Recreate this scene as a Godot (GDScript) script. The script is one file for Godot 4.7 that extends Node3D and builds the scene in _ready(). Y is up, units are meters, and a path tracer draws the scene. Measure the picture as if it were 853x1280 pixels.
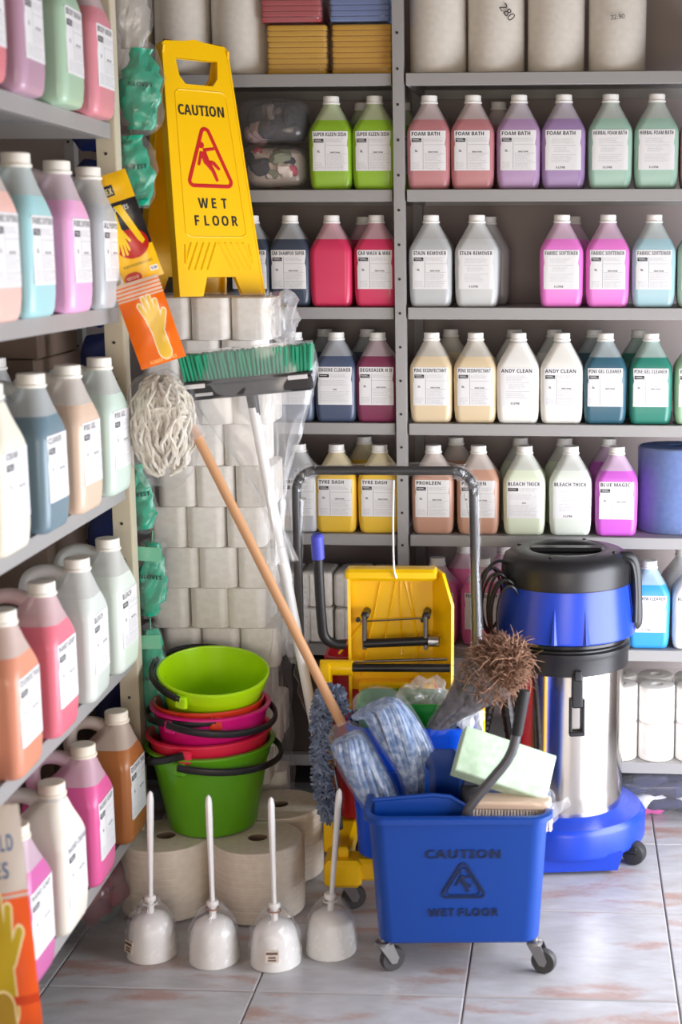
extends Node3D
# A cleaning-supplies shop corner: two shelving racks of jugs, a mop trolley, a vacuum cleaner, buckets and paper rolls.

class MB:
	# collects triangles (counter-clockwise seen from outside) and commits them with smoothed normals
	var v := PackedVector3Array()
	var t := PackedVector2Array()
	var x := Transform3D.IDENTITY

	func tri(a: Vector3, b: Vector3, c: Vector3, ua := Vector2.ZERO, ub := Vector2.ZERO, uc := Vector2.ZERO) -> void:
		v.append(x * a)
		v.append(x * b)
		v.append(x * c)
		t.append(ua)
		t.append(ub)
		t.append(uc)

	func quad(a: Vector3, b: Vector3, c: Vector3, d: Vector3, ua := Vector2(0, 1), ub := Vector2(1, 1), uc := Vector2(1, 0), ud := Vector2(0, 0)) -> void:
		tri(a, b, c, ua, ub, uc)
		tri(a, c, d, ua, uc, ud)

	func outward(start: int) -> void:
		var mid := Vector3.ZERO
		for i in range(start, v.size()):
			mid += v[i]
		mid /= maxf(1.0, v.size() - start)
		var vol := 0.0
		for i in range(start, v.size(), 3):
			vol += (v[i] - mid).dot((v[i + 1] - mid).cross(v[i + 2] - mid))
		if vol < 0.0:
			for i in range(start, v.size(), 3):
				var a := v[i]
				v[i] = v[i + 1]
				v[i + 1] = a
				var b := t[i]
				t[i] = t[i + 1]
				t[i + 1] = b

	func loft(rings: Array, cap_a := true, cap_b := true, closed := true) -> void:
		var start := v.size()
		var n: int = rings[0].size()
		var m: int = n if closed else n - 1
		for j in rings.size() - 1:
			var p: PackedVector3Array = rings[j]
			var q: PackedVector3Array = rings[j + 1]
			for i in m:
				var k := (i + 1) % n
				quad(p[i], p[k], q[k], q[i], Vector2(float(i) / m, float(j) / (rings.size() - 1)), Vector2(float(i + 1) / m, float(j) / (rings.size() - 1)), Vector2(float(i + 1) / m, float(j + 1) / (rings.size() - 1)), Vector2(float(i) / m, float(j + 1) / (rings.size() - 1)))
		for e in [[cap_a, 0], [cap_b, rings.size() - 1]]:
			if e[0]:
				var r: PackedVector3Array = rings[e[1]]
				var c := Vector3.ZERO
				for p in r:
					c += p
				c /= n
				for i in n:
					if e[1] == 0:
						tri(c, r[(i + 1) % n], r[i])
					else:
						tri(c, r[i], r[(i + 1) % n])
		outward(start)

	func lathe(profile: Array, n := 24, cap_a := true, cap_b := true) -> void:
		var rings := []
		for p in profile:
			rings.append(MB.circle(p[0], p[1], n))
		loft(rings, cap_a, cap_b)

	func hollow(profile: Array, n := 24) -> void:
		# a closed profile loop turned round the y axis (a ring or a thick-walled vessel)
		var rings := []
		for p in profile:
			rings.append(MB.circle(p[0], p[1], n))
		rings.append(MB.circle(profile[0][0], profile[0][1], n))
		var start := v.size()
		loft(rings, false, false)
		# orientation from the signed volume of the closed shell about the origin
		var vol := 0.0
		for i in range(start, v.size(), 3):
			vol += v[i].dot(v[i + 1].cross(v[i + 2]))
		if vol < 0.0:
			for i in range(start, v.size(), 3):
				var a := v[i]
				v[i] = v[i + 1]
				v[i + 1] = a

	func shell(rings: Array) -> void:
		# rings go round a closed wall loop (outer up, inner down); oriented by volume about the origin
		var start := v.size()
		var keep := rings.duplicate()
		keep.append(rings[0])
		loft(keep, false, false)
		var vol := 0.0
		for i in range(start, v.size(), 3):
			vol += v[i].dot(v[i + 1].cross(v[i + 2]))
		if vol < 0.0:
			for i in range(start, v.size(), 3):
				var a := v[i]
				v[i] = v[i + 1]
				v[i + 1] = a

	static func circle(r: float, y: float, n := 24) -> PackedVector3Array:
		var out := PackedVector3Array()
		for i in n:
			var a := TAU * i / n
			out.append(Vector3(r * cos(a), y, -r * sin(a)))
		return out

	static func rr(w: float, d: float, r: float, y: float, cx := 0.0, cz := 0.0, k := 3) -> PackedVector3Array:
		# rounded rectangle of half sizes w and d round the y axis
		var out := PackedVector3Array()
		r = minf(r, minf(w, d))
		for q in 4:
			var sx := 1.0 if q == 0 or q == 3 else -1.0
			var sz := -1.0 if q < 2 else 1.0
			for i in k + 1:
				var a := PI / 2 * (q + float(i) / k)
				out.append(Vector3(cx + sx * (w - r) + r * cos(a), y, cz + sz * (d - r) - r * sin(a)))
		return out

	func box(c: Vector3, s: Vector3, bevel := 0.0, r := 0.0) -> void:
		var h := s / 2
		var b := minf(bevel, minf(h.x, minf(h.y, h.z)) * 0.95)
		if b <= 0.0:
			var rings := [MB.rr(h.x, h.z, maxf(r, 0.00001), c.y - h.y, c.x, c.z, 1 if r <= 0 else 3), MB.rr(h.x, h.z, maxf(r, 0.00001), c.y + h.y, c.x, c.z, 1 if r <= 0 else 3)]
			if r <= 0.0:
				var a := []
				for y in [c.y - h.y, c.y + h.y]:
					a.append(PackedVector3Array([Vector3(c.x + h.x, y, c.z - h.z), Vector3(c.x - h.x, y, c.z - h.z), Vector3(c.x - h.x, y, c.z + h.z), Vector3(c.x + h.x, y, c.z + h.z)]))
				loft(a)
			else:
				loft(rings)
			return
		var rad := maxf(r, b)
		loft([MB.rr(h.x - b, h.z - b, maxf(rad - b, 0.0001), c.y - h.y, c.x, c.z, 2), MB.rr(h.x, h.z, rad, c.y - h.y + b, c.x, c.z, 2), MB.rr(h.x, h.z, rad, c.y + h.y - b, c.x, c.z, 2), MB.rr(h.x - b, h.z - b, maxf(rad - b, 0.0001), c.y + h.y, c.x, c.z, 2)])

	func tube(path: Array, r, n := 8, closed := false, flat := 1.0) -> void:
		# r is a number or a list, one for each point; flat squeezes the section along its second axis
		var rings := []
		var m := path.size()
		var up := Vector3.UP
		var first: Vector3 = (path[1] - path[0]).normalized()
		if absf(first.dot(up)) > 0.9:
			up = Vector3.RIGHT
		var side := first.cross(up).normalized()
		for i in m:
			var a: Vector3 = path[(i - 1 + m) % m] if closed or i > 0 else path[i]
			var b: Vector3 = path[(i + 1) % m] if closed or i < m - 1 else path[i]
			var d := (b - a).normalized()
			side = (side - d * side.dot(d)).normalized()
			var over := side.cross(d)
			var ring := PackedVector3Array()
			var rad: float = r[i] if r is Array else r
			for k in n:
				var g := TAU * k / n
				ring.append(path[i] + side * rad * (absf(flat) if flat < 0 else 1.0) * cos(g) + over * rad * (flat if flat > 0 else 1.0) * sin(g))
			rings.append(ring)
		if closed:
			rings.append(rings[0])
		loft(rings, not closed, not closed)

	func prism(poly: PackedVector2Array, z0: float, z1: float) -> void:
		# a polygon in x, y extruded from z0 to z1
		var start := v.size()
		var ix := Geometry2D.triangulate_polygon(poly)
		for k in range(0, ix.size(), 3):
			var a := poly[ix[k]]
			var b := poly[ix[k + 1]]
			var c := poly[ix[k + 2]]
			if (b - a).cross(c - a) < 0:
				var s := b
				b = c
				c = s
			tri(Vector3(a.x, a.y, z1), Vector3(b.x, b.y, z1), Vector3(c.x, c.y, z1))
			tri(Vector3(a.x, a.y, z0), Vector3(c.x, c.y, z0), Vector3(b.x, b.y, z0))
		var cw := Geometry2D.is_polygon_clockwise(poly)
		for i in poly.size():
			var p := poly[i]
			var q := poly[(i + 1) % poly.size()]
			if cw:
				var s := p
				p = q
				q = s
			quad(Vector3(p.x, p.y, z0), Vector3(q.x, q.y, z0), Vector3(q.x, q.y, z1), Vector3(p.x, p.y, z1))
		if start == v.size():
			push_warning("empty prism")

	func blob(c: Vector3, s: Vector3, lump: FastNoiseLite, amp: float, square := 1.0, nu := 28, nv := 16) -> void:
		# a lumpy, more or less boxy, closed shape
		var rings := []
		for j in range(0, nv + 1):
			var b := PI * (float(j) / nv - 0.5)
			if j == 0:
				b += 0.02
			if j == nv:
				b -= 0.02
			var ring := PackedVector3Array()
			for i in nu:
				var a := TAU * i / nu
				var d := Vector3(pw(cos(b), square) * pw(cos(a), square), pw(sin(b), square), -pw(cos(b), square) * pw(sin(a), square))
				var p := Vector3(d.x * s.x, d.y * s.y, d.z * s.z)
				p += d.normalized() * lump.get_noise_3d(p.x + c.x * 3, p.y + c.y * 3, p.z + c.z * 3) * amp
				ring.append(c + p)
			rings.append(ring)
		loft(rings)

	func pw(a: float, e: float) -> float:
		return signf(a) * pow(absf(a), e)

	func commit(crease := 38.0) -> ArrayMesh:
		var n := v.size()
		var faces := PackedVector3Array()
		var at := {}
		for i in range(0, n, 3):
			faces.append((v[i + 1] - v[i]).cross(v[i + 2] - v[i]))
		var keys := []
		keys.resize(n)
		for i in n:
			var k := Vector3i((v[i] * 30000.0).round())
			keys[i] = k
			if not at.has(k):
				at[k] = PackedInt32Array([i / 3])
			else:
				at[k].append(i / 3)
		var limit := cos(deg_to_rad(crease))
		var normals := PackedVector3Array()
		normals.resize(n)
		for i in n:
			var own := faces[i / 3]
			var len := own.length()
			if len < 1e-14:
				normals[i] = Vector3.UP
				continue
			own /= len
			var sum := Vector3.ZERO
			for f in at[keys[i]]:
				var g := faces[f]
				if g.dot(own) >= limit * g.length():
					sum += g
			normals[i] = sum.normalized() if sum.length() > 1e-14 else own
		var ov := PackedVector3Array()
		var on := PackedVector3Array()
		var ot := PackedVector2Array()
		for i in range(0, n, 3):
			for k in [0, 2, 1]:
				ov.append(v[i + k])
				on.append(normals[i + k])
				ot.append(t[i + k])
		var arrays := []
		arrays.resize(Mesh.ARRAY_MAX)
		arrays[Mesh.ARRAY_VERTEX] = ov
		arrays[Mesh.ARRAY_NORMAL] = on
		arrays[Mesh.ARRAY_TEX_UV] = ot
		var m := ArrayMesh.new()
		m.add_surface_from_arrays(Mesh.PRIMITIVE_TRIANGLES, arrays)
		return m


var used := {}
var M := {}
var rng := RandomNumberGenerator.new()
const EYE := 1.73
const RACK := Vector3(0, 0, -4.45)      # where the lip line of the back rack crosses x = 0
const RACK_TURN := 0.05                 # its far end stands a little nearer


func numbered(called: String) -> String:
	if not used.has(called):
		used[called] = 0
		return called
	used[called] += 1
	return "%s_%03d" % [called, used[called]]

func thing(called: String, label: String, category: String, at := Vector3.ZERO, turn := 0.0, group := "") -> Node3D:
	var o := Node3D.new()
	o.name = numbered(called)
	add_child(o)
	o.position = at
	o.rotation.y = turn
	o.set_meta("label", label)
	o.set_meta("category", category)
	if group:
		o.set_meta("group", group)
	return o

func part(parent: Node3D, called: String, shape, material: Material, at := Transform3D.IDENTITY, crease := 38.0) -> MeshInstance3D:
	var o := MeshInstance3D.new()
	o.name = called if parent != self else numbered(called)
	o.mesh = shape.commit(crease) if shape is MB else shape
	o.material_override = material
	o.transform = at
	parent.add_child(o, true)
	return o

func structure(called: String, shape, material: Material, label := "", category := "") -> MeshInstance3D:
	var o := part(self, called, shape, material)
	o.set_meta("kind", "structure")
	o.set_meta("label", label)
	o.set_meta("category", category)
	return o

func mat(key: String, color: Color, rough := 0.5, metal := 0.0) -> StandardMaterial3D:
	if M.has(key):
		return M[key]
	var m := StandardMaterial3D.new()
	m.resource_name = key
	m.albedo_color = color
	m.roughness = rough
	m.metallic = metal
	M[key] = m
	return m

func clear(key: String, color: Color, alpha: float, rough: float) -> StandardMaterial3D:
	if M.has(key):
		return M[key]
	var m := mat(key, Color(color, alpha), rough)
	m.transparency = BaseMaterial3D.TRANSPARENCY_ALPHA
	return m

func noise(seed_: int, freq: float, octaves := 3) -> FastNoiseLite:
	var n := FastNoiseLite.new()
	n.seed = seed_
	n.frequency = freq
	n.fractal_octaves = octaves
	n.noise_type = FastNoiseLite.TYPE_SIMPLEX_SMOOTH
	return n

func arc(c: Vector3, a: Vector3, b: Vector3, from: float, to: float, n: int) -> Array:
	var out := []
	for i in n + 1:
		var g := lerpf(from, to, float(i) / n)
		out.append(c + a * cos(g) + b * sin(g))
	return out

func curve(points: Array, n := 8) -> Array:
	# a smooth path through the points
	var out := []
	for i in points.size() - 1:
		var p0: Vector3 = points[maxi(i - 1, 0)]
		var p1: Vector3 = points[i]
		var p2: Vector3 = points[i + 1]
		var p3: Vector3 = points[mini(i + 2, points.size() - 1)]
		for k in n:
			out.append(p1.cubic_interpolate(p2, p0, p3, float(k) / n))
	out.append(points[-1])
	return out

func on_rack(u: float, y: float, d: float) -> Vector3:
	# a place in the back rack: u along its lip, d behind the lip
	return RACK + Vector3(cos(RACK_TURN), 0, sin(RACK_TURN)) * u + Vector3(sin(RACK_TURN), 0, -cos(RACK_TURN)) * d + Vector3(0, y, 0)

func frame(x: Vector3, y: Vector3, at: Vector3) -> Transform3D:
	# axes: x along the first vector, y near the second
	var bx := x.normalized()
	var bz := bx.cross(y).normalized()
	return Transform3D(Basis(bx, bz.cross(bx), bz), at)


# ---------------------------------------------------------------- lettering
var fonts := {}

func font_of(face: String, weight: int) -> SystemFont:
	var key := face + str(weight)
	if not fonts.has(key):
		var f := SystemFont.new()
		f.font_names = PackedStringArray([face])
		f.font_weight = weight
		fonts[key] = f
	return fonts[key]

func write(im: Image, s: String, x: float, y: float, size: int, color: Color, weight := 700, squeeze := 1.0, most := 0.0) -> float:
	# prints text with its baseline at y, not wider than most; gives back its width
	var ts := TextServerManager.get_primary_interface()
	var rid: RID = font_of("Droid Sans", weight).get_rids()[0]
	var z := Vector2i(size, 0)
	var wide := 0.0
	for ch in s:
		wide += ts.font_get_glyph_advance(rid, size, ts.font_get_glyph_index(rid, size, ch.unicode_at(0), 0)).x * squeeze
	if most > 0.0 and wide > most:
		squeeze *= most / wide
	var start := x
	for ch in s:
		var g := ts.font_get_glyph_index(rid, size, ch.unicode_at(0), 0)
		ts.font_render_glyph(rid, z, g)
		var r: Rect2 = ts.font_get_glyph_uv_rect(rid, z, g)
		var off: Vector2 = ts.font_get_glyph_offset(rid, z, g)
		var page := ts.font_get_glyph_texture_idx(rid, z, g)
		if page >= 0 and r.size.x > 0:
			var src: Image = ts.font_get_texture_image(rid, z, page)
			var w := int(ceil(r.size.x * squeeze))
			for py in int(r.size.y):
				for px in w:
					var a := src.get_pixel(int(r.position.x) + mini(int((px + 0.5) / squeeze), int(r.size.x) - 1), int(r.position.y) + py).a
					var tx := int(x + off.x * squeeze) + px
					var ty := int(y + off.y) + py
					if a > 0.02 and tx >= 0 and ty >= 0 and tx < im.get_width() and ty < im.get_height():
						im.set_pixel(tx, ty, im.get_pixel(tx, ty).lerp(color, a))
		x += ts.font_get_glyph_advance(rid, size, g).x * squeeze
	return x - start

func print_lines(im: Image, area: Rect2i, step: int, color: Color, r: RandomNumberGenerator) -> void:
	# rows of small print
	var y := area.position.y
	while y < area.end.y - 2:
		var x := area.position.x
		var end := area.end.x - r.randi_range(0, area.size.x / 3)
		while x < end:
			var w := r.randi_range(4, 13)
			for k in range(x, mini(x + w, end)):
				for q in 2:
					if r.randf() < 0.75:
						im.set_pixel(k, y + q, im.get_pixel(k, y + q).lerp(color, r.randf_range(0.35, 0.9)))
			x += w + 3
		y += step

var label_cache := {}

func label_material(title: String, style: int) -> StandardMaterial3D:
	var key := title + str(style)
	if label_cache.has(key):
		return label_cache[key]
	var r := RandomNumberGenerator.new()
	r.seed = hash(key)
	var im := Image.create(208, 240, false, Image.FORMAT_RGB8)
	im.fill(Color8(230, 229, 228))
	var ink := Color8(34, 32, 36)
	var soft := Color8(120, 118, 124)
	if style != 3:
		write(im, title, 6, 30, 30, ink, 700, 1.0, 196)
	if style == 0 or style == 3:
		# two columns: emblem and warnings beside the directions
		im.fill_rect(Rect2i(8, 46, 58, 22), Color8(30, 29, 33))
		im.fill_rect(Rect2i(12, 52, 40, 3), Color8(225, 225, 225))
		im.fill_rect(Rect2i(16, 59, 46, 3), Color8(205, 205, 205))
		im.fill_rect(Rect2i(74, 42, 2, 190), soft)
		print_lines(im, Rect2i(82, 46, 116, 26), 6, soft, r)
		im.fill_rect(Rect2i(80, 84, 122, 1), soft)
		write(im, "DIRECTIONS", 104, 132, 10, ink, 700, 1.0, 80)
		im.fill_rect(Rect2i(80, 136, 122, 1), soft)
		print_lines(im, Rect2i(84, 144, 110, 40), 7, soft, r)
		im.fill_rect(Rect2i(80, 192, 122, 1), soft)
		print_lines(im, Rect2i(84, 198, 110, 34), 7, soft, r)
		write(im, "5L", 26, 128, 18, ink, 700)
		print_lines(im, Rect2i(12, 190, 56, 40), 7, soft, r)
	elif style == 1:
		print_lines(im, Rect2i(36, 50, 140, 34), 7, soft, r)
		im.fill_rect(Rect2i(36, 92, 140, 1), soft)
		print_lines(im, Rect2i(50, 104, 112, 30), 8, soft, r)
		im.fill_rect(Rect2i(36, 148, 140, 1), soft)
		print_lines(im, Rect2i(36, 158, 140, 40), 8, soft, r)
		write(im, "5 LITRE", 62, 230, 16, ink, 700)
	elif style == 2:
		im.fill_rect(Rect2i(8, 46, 62, 20), Color8(30, 29, 33))
		im.fill_rect(Rect2i(14, 54, 44, 3), Color8(225, 225, 225))
		print_lines(im, Rect2i(78, 46, 120, 24), 6, soft, r)
		print_lines(im, Rect2i(12, 84, 186, 40), 8, soft, r)
		write(im, "USES", 92, 146, 11, ink, 700)
		print_lines(im, Rect2i(12, 156, 186, 70), 8, soft, r)
	var m := StandardMaterial3D.new()
	m.resource_name = "printed_label"
	m.albedo_texture = ImageTexture.create_from_image(im)
	m.roughness = 0.55
	label_cache[key] = m
	return m

func lettering(parent: Node3D, s: String, height: float, at: Transform3D, m: Material, called := "lettering", weight := 700, depth := 0.0012, squeeze := 1.0) -> MeshInstance3D:
	var tm := TextMesh.new()
	tm.text = s
	tm.font = font_of("Droid Sans", weight)
	tm.font_size = 32
	tm.pixel_size = height / 23.0
	tm.depth = depth
	tm.curve_step = 1.0
	var o := MeshInstance3D.new()
	o.name = called
	o.mesh = tm
	o.material_override = m
	o.transform = at * Transform3D(Basis.from_scale(Vector3(squeeze, 1, 1)), Vector3.ZERO)
	parent.add_child(o, true)
	return o


# ---------------------------------------------------------------- jugs
var jug_mesh := {}

func jug_section(y: float) -> PackedVector3Array:
	# y, half width, front reach, rear reach, corner radius
	var rows := [[0.0, 0.050, 0.062, 0.062, 0.014], [0.004, 0.0565, 0.0685, 0.0685, 0.017], [0.014, 0.0605, 0.0722, 0.0722, 0.02], [0.04, 0.0635, 0.0745, 0.0745, 0.021], [0.13, 0.065, 0.075, 0.075, 0.021], [0.160, 0.0645, 0.0748, 0.0748, 0.021], [0.167, 0.0638, 0.0745, 0.0735, 0.022], [0.174, 0.0620, 0.0738, 0.067, 0.023], [0.181, 0.0592, 0.0725, 0.057, 0.024], [0.19, 0.0545, 0.0705, 0.045, 0.025], [0.2, 0.0488, 0.0675, 0.033, 0.025], [0.216, 0.0395, 0.0630, 0.016, 0.025], [0.232, 0.0305, 0.0592, 0.001, 0.023], [0.243, 0.0245, 0.0567, -0.0088, 0.0225], [0.249, 0.023, 0.056, -0.010, 0.023]]
	var k := 0
	while k < rows.size() - 2 and y > rows[k + 1][0]:
		k += 1
	var a: Array = rows[k]
	var b: Array = rows[k + 1]
	var f := clampf((y - a[0]) / (b[0] - a[0]), 0, 1)
	var g := []
	for i in 5:
		g.append(lerpf(a[i], b[i], f))
	return MB.rr(g[1], (g[2] + g[3]) / 2, g[4], y, 0, (g[2] - g[3]) / 2, 4)

func make_jug_meshes() -> void:
	for fill in [0.178, 0.2, 0.24]:
		var lower := MB.new()
		var rings := []
		for y in [0.0, 0.004, 0.014, 0.04, 0.085, 0.13, 0.16, 0.167, 0.174, 0.181, 0.19, 0.2, 0.216, 0.232]:
			if y < fill - 0.001:
				rings.append(jug_section(y))
		rings.append(jug_section(fill))
		lower.loft(rings)
		jug_mesh["body%.3f" % fill] = lower.commit(50)
		var upper := MB.new()
		rings = [jug_section(fill)]
		for y in [0.181, 0.19, 0.2, 0.216, 0.232, 0.243, 0.249]:
			if y > fill + 0.001:
				rings.append(jug_section(y))
		upper.loft(rings, false, true)
		jug_mesh["shoulder%.3f" % fill] = upper.commit(50)
	var h := MB.new()
	var grip := curve([Vector3(0, 0.232, 0.014), Vector3(0, 0.243, -0.012), Vector3(0, 0.243, -0.040), Vector3(0, 0.230, -0.060), Vector3(0, 0.202, -0.066), Vector3(0, 0.162, -0.060)], 4)
	var fat := []
	for i in grip.size():
		fat.append(0.0125 + 0.003 * absf(i / 20.0 - 0.5) * 2.0)
	h.tube(grip, fat, 12)
	jug_mesh["handle"] = h.commit(60)
	var c := MB.new()
	c.x.origin = Vector3(0, 0, 0.033)
	c.lathe([[0.0255, 0.2465], [0.0262, 0.2475], [0.0262, 0.2515], [0.0238, 0.2525], [0.0238, 0.2685], [0.0225, 0.2702]], 20)
	jug_mesh["cap"] = c.commit(30)
	var l := MB.new()
	var w := 0.052
	var bend := func(x: float, y: float, off: float) -> Vector3:
		var sec := 0.0642 - 0.0005 * absf(y - 0.11) / 0.06
		var flat := sec - 0.021
		var z := 0.0749
		if absf(x) > flat:
			z += sqrt(maxf(0.0, 0.021 * 0.021 - pow(absf(x) - flat, 2))) - 0.021
		return Vector3(x, y, z + off)
	for i in 12:
		var x0 := -w + 2 * w * i / 12.0
		var x1 := -w + 2 * w * (i + 1) / 12.0
		l.quad(bend.call(x0, 0.054, 0.0008), bend.call(x1, 0.054, 0.0008), bend.call(x1, 0.168, 0.0004), bend.call(x0, 0.168, 0.0004), Vector2(i / 12.0, 1), Vector2((i + 1) / 12.0, 1), Vector2((i + 1) / 12.0, 0), Vector2(i / 12.0, 0))
		l.quad(bend.call(x1, 0.054, 0.0002), bend.call(x0, 0.054, 0.0002), bend.call(x0, 0.168, -0.0002), bend.call(x1, 0.168, -0.0002), Vector2(0.01, 0.99), Vector2(0.02, 0.99), Vector2(0.02, 0.98), Vector2(0.01, 0.98))
	jug_mesh["label"] = l.commit(50)

func jug(color: Color, label: String, title: String, style: int, at: Vector3, turn: float, group := "", fill := 0.2, cap := Color8(236, 234, 228), size := 1.0) -> Node3D:
	var o := thing("plastic_jug", label, "jug", at, turn, group)
	if size != 1.0:
		o.scale = Vector3.ONE * size
	var ck := color.to_html(false)
	var liquid := mat("jug_" + ck, color.lerp(Color8(222, 220, 218), 0.14), 0.3)
	var up := clear("shoulder_" + ck, Color8(238, 238, 234).lerp(color, 0.24), 0.62, 0.34)
	var hm := mat("grip_" + ck, Color8(240, 240, 236).lerp(color, 0.2), 0.36)
	var k := "%.3f" % fill
	part(o, "body", jug_mesh["body" + k], liquid)
	part(o, "shoulder", jug_mesh["shoulder" + k], up)
	part(o, "handle", jug_mesh["handle"], hm)
	part(o, "cap", jug_mesh["cap"], mat("cap_" + cap.to_html(false), cap, 0.42))
	if title:
		part(o, "label", jug_mesh["label"], label_material(title, style))
	return o


# ---------------------------------------------------------------- the place
func setting() -> void:
	var paint := mat("wall_paint", Color8(176, 164, 160), 0.85)
	var white := mat("white_paint", Color8(186, 176, 166), 0.85)
	# back, side and front walls; the right-hand wall has a doorway, the front one a shop window
	var m := MB.new()
	m.box(Vector3(-0.15, 1.5, -5.02), Vector3(3.6, 3.1, 0.16))
	structure("wall_back", m, paint, "plain grey-brown wall behind the grey rack", "wall")
	m = MB.new()
	m.box(Vector3(-1.83, 1.5, -1.4), Vector3(0.16, 3.1, 7.2))
	structure("wall_left", m, white, "plain wall behind the rack with cream posts", "wall")
	m = MB.new()
	m.box(Vector3(1.5, 1.5, -4.65), Vector3(0.16, 3.1, 0.9))
	m.box(Vector3(1.5, 2.66, -3.1), Vector3(0.16, 0.78, 2.2))
	m.box(Vector3(1.5, 1.5, 0.1), Vector3(0.16, 3.1, 4.2))
	structure("wall_right", m, white, "white wall with the shop doorway", "wall")
	m = MB.new()
	m.box(Vector3(-1.45, 1.5, 2.12), Vector3(0.8, 3.1, 0.16))
	m.box(Vector3(1.3, 1.5, 2.12), Vector3(0.5, 3.1, 0.16))
	m.box(Vector3(0, 0.25, 2.12), Vector3(2.1, 0.6, 0.16))
	m.box(Vector3(0, 2.8, 2.12), Vector3(2.1, 0.5, 0.16))
	structure("wall_front", m, white, "white wall with the shop window", "wall")
	m = MB.new()
	m.box(Vector3(-0.15, 3.1, -1.4), Vector3(3.7, 0.16, 7.4))
	structure("ceiling", m, mat("ceiling_board", Color8(120, 110, 102), 0.9), "dull brown-grey ceiling", "ceiling")
	# door frame of the open doorway
	m = MB.new()
	m.box(Vector3(1.5, 1.14, -4.17), Vector3(0.2, 2.28, 0.06), 0.006)
	m.box(Vector3(1.5, 1.14, -2.03), Vector3(0.2, 2.28, 0.06), 0.006)
	m.box(Vector3(1.5, 2.25, -3.1), Vector3(0.2, 0.06, 2.2), 0.006)
	structure("door_1", m, mat("frame_paint", Color8(214, 214, 212), 0.5), "open shop doorway with a pale frame", "doorway")
	var wf := MB.new()
	for x in [-1.05, 0.0, 1.05]:
		wf.box(Vector3(x, 1.55, 2.12), Vector3(0.05, 2.0, 0.1), 0.004)
	wf.box(Vector3(0, 0.57, 2.12), Vector3(2.1, 0.05, 0.1), 0.004)
	wf.box(Vector3(0, 2.53, 2.12), Vector3(2.1, 0.05, 0.1), 0.004)
	var win := structure("window_1", wf, mat("frame_paint", Color.WHITE), "wide shop window in two panes", "window")
	for x in [-0.525, 0.525]:
		var g := MB.new()
		g.box(Vector3(x, 1.55, 2.12), Vector3(1.0, 1.92, 0.006))
		part(win, "pane", g, clear("window_glass", Color8(235, 242, 245), 0.05, 0.02))
	# the pavement and the street outside the doorway
	m = MB.new()
	m.box(Vector3(5.6, -0.07, -2), Vector3(8.0, 0.1, 16))
	m.box(Vector3(-0.2, -0.07, 6.2), Vector3(18.0, 0.1, 8.0))
	structure("pavement", m, mat("pavement", Color8(176, 174, 170), 0.9), "pale pavement outside the shop", "pavement")
	floor_tiles()

func tile_textures() -> Array:
	# grey stone-look tile with rusty red smears along one direction
	var out := []
	for v in 4:
		var im := Image.create(256, 256, false, Image.FORMAT_RGB8)
		var base := noise(31 + v, 0.011, 4)
		var smear := noise(77 + v, 0.006, 4)
		var fine := noise(5 + v, 0.09, 3)
		for y in 256:
			for x in 256:
				var b := base.get_noise_2d(x, y * 2.2) * 0.5 + fine.get_noise_2d(x * 0.4, y) * 0.18
				var s := smear.get_noise_2d(x * 0.8 + 40 * v, y * 2.2)
				var c := Color8(168, 166, 166).lerp(Color8(196, 196, 198), clampf(0.5 + b, 0, 1))
				c = c.lerp(Color8(164, 122, 108), smoothstep(0.08, 0.62, s + 0.12 * fine.get_noise_2d(x, y * 2.0)) * 0.7)
				c = c.lerp(Color8(160, 154, 152), smoothstep(0.12, 0.6, -s) * 0.35)
				im.set_pixel(x, y, c)
		var m := StandardMaterial3D.new()
		m.resource_name = "floor_tile"
		m.albedo_texture = ImageTexture.create_from_image(im)
		m.roughness = 0.34
		m.metallic_specular = 0.5
		out.append(m)
	return out

func floor_tiles() -> void:
	var slab := MB.new()
	slab.box(Vector3(-0.15, -0.055, -1.4), Vector3(3.6, 0.1, 7.3))
	var o := structure("floor", slab, mat("grout", Color8(92, 82, 78), 0.9), "grey stone-look tiled floor with rusty red smears", "floor")
	var mats := tile_textures()
	var one := MB.new()
	var w := 0.5
	var d := 0.473
	var b := 0.0025
	# a bevelled slab with its texture laid over the top
	var lo := MB.rr(w / 2, d / 2, 0.001, -0.006, 0, 0, 1)
	var mid := MB.rr(w / 2, d / 2, 0.001, -b, 0, 0, 1)
	var hi := MB.rr(w / 2 - b, d / 2 - b, 0.001, 0, 0, 0, 1)
	one.loft([lo, mid, hi], false, false)
	one.quad(Vector3(-w / 2 + b, 0, d / 2 - b), Vector3(w / 2 - b, 0, d / 2 - b), Vector3(w / 2 - b, 0, -d / 2 + b), Vector3(-w / 2 + b, 0, -d / 2 + b))
	var mesh := one.commit(20)
	rng.seed = 4
	for i in 7:
		for j in 15:
			var x := -0.14 + 0.503 * (i - 3.5)
			var z := -3.285 + 0.477 * (j - 3.5)
			if x < 1.33 and z > -4.85 and z < 1.9:
				var t := Transform3D(Basis(Vector3.UP, PI * rng.randi_range(0, 1)), Vector3(x - 0.03 * (z + 3.3), rng.randf_range(-0.0006, 0.0004), z + 0.03 * x))
				t.basis = t.basis * Basis(Vector3.UP, -0.03)
				part(o, "tile", mesh, mats[rng.randi_range(0, 3)], t)


# ---------------------------------------------------------------- racks
const BACK_SHELVES := [2.25, 1.92, 1.577, 1.231, 0.89, 0.541, 0.182]
const SIDE_SHELVES := [2.054, 1.601, 1.145, 0.6925, 0.239]

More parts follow.
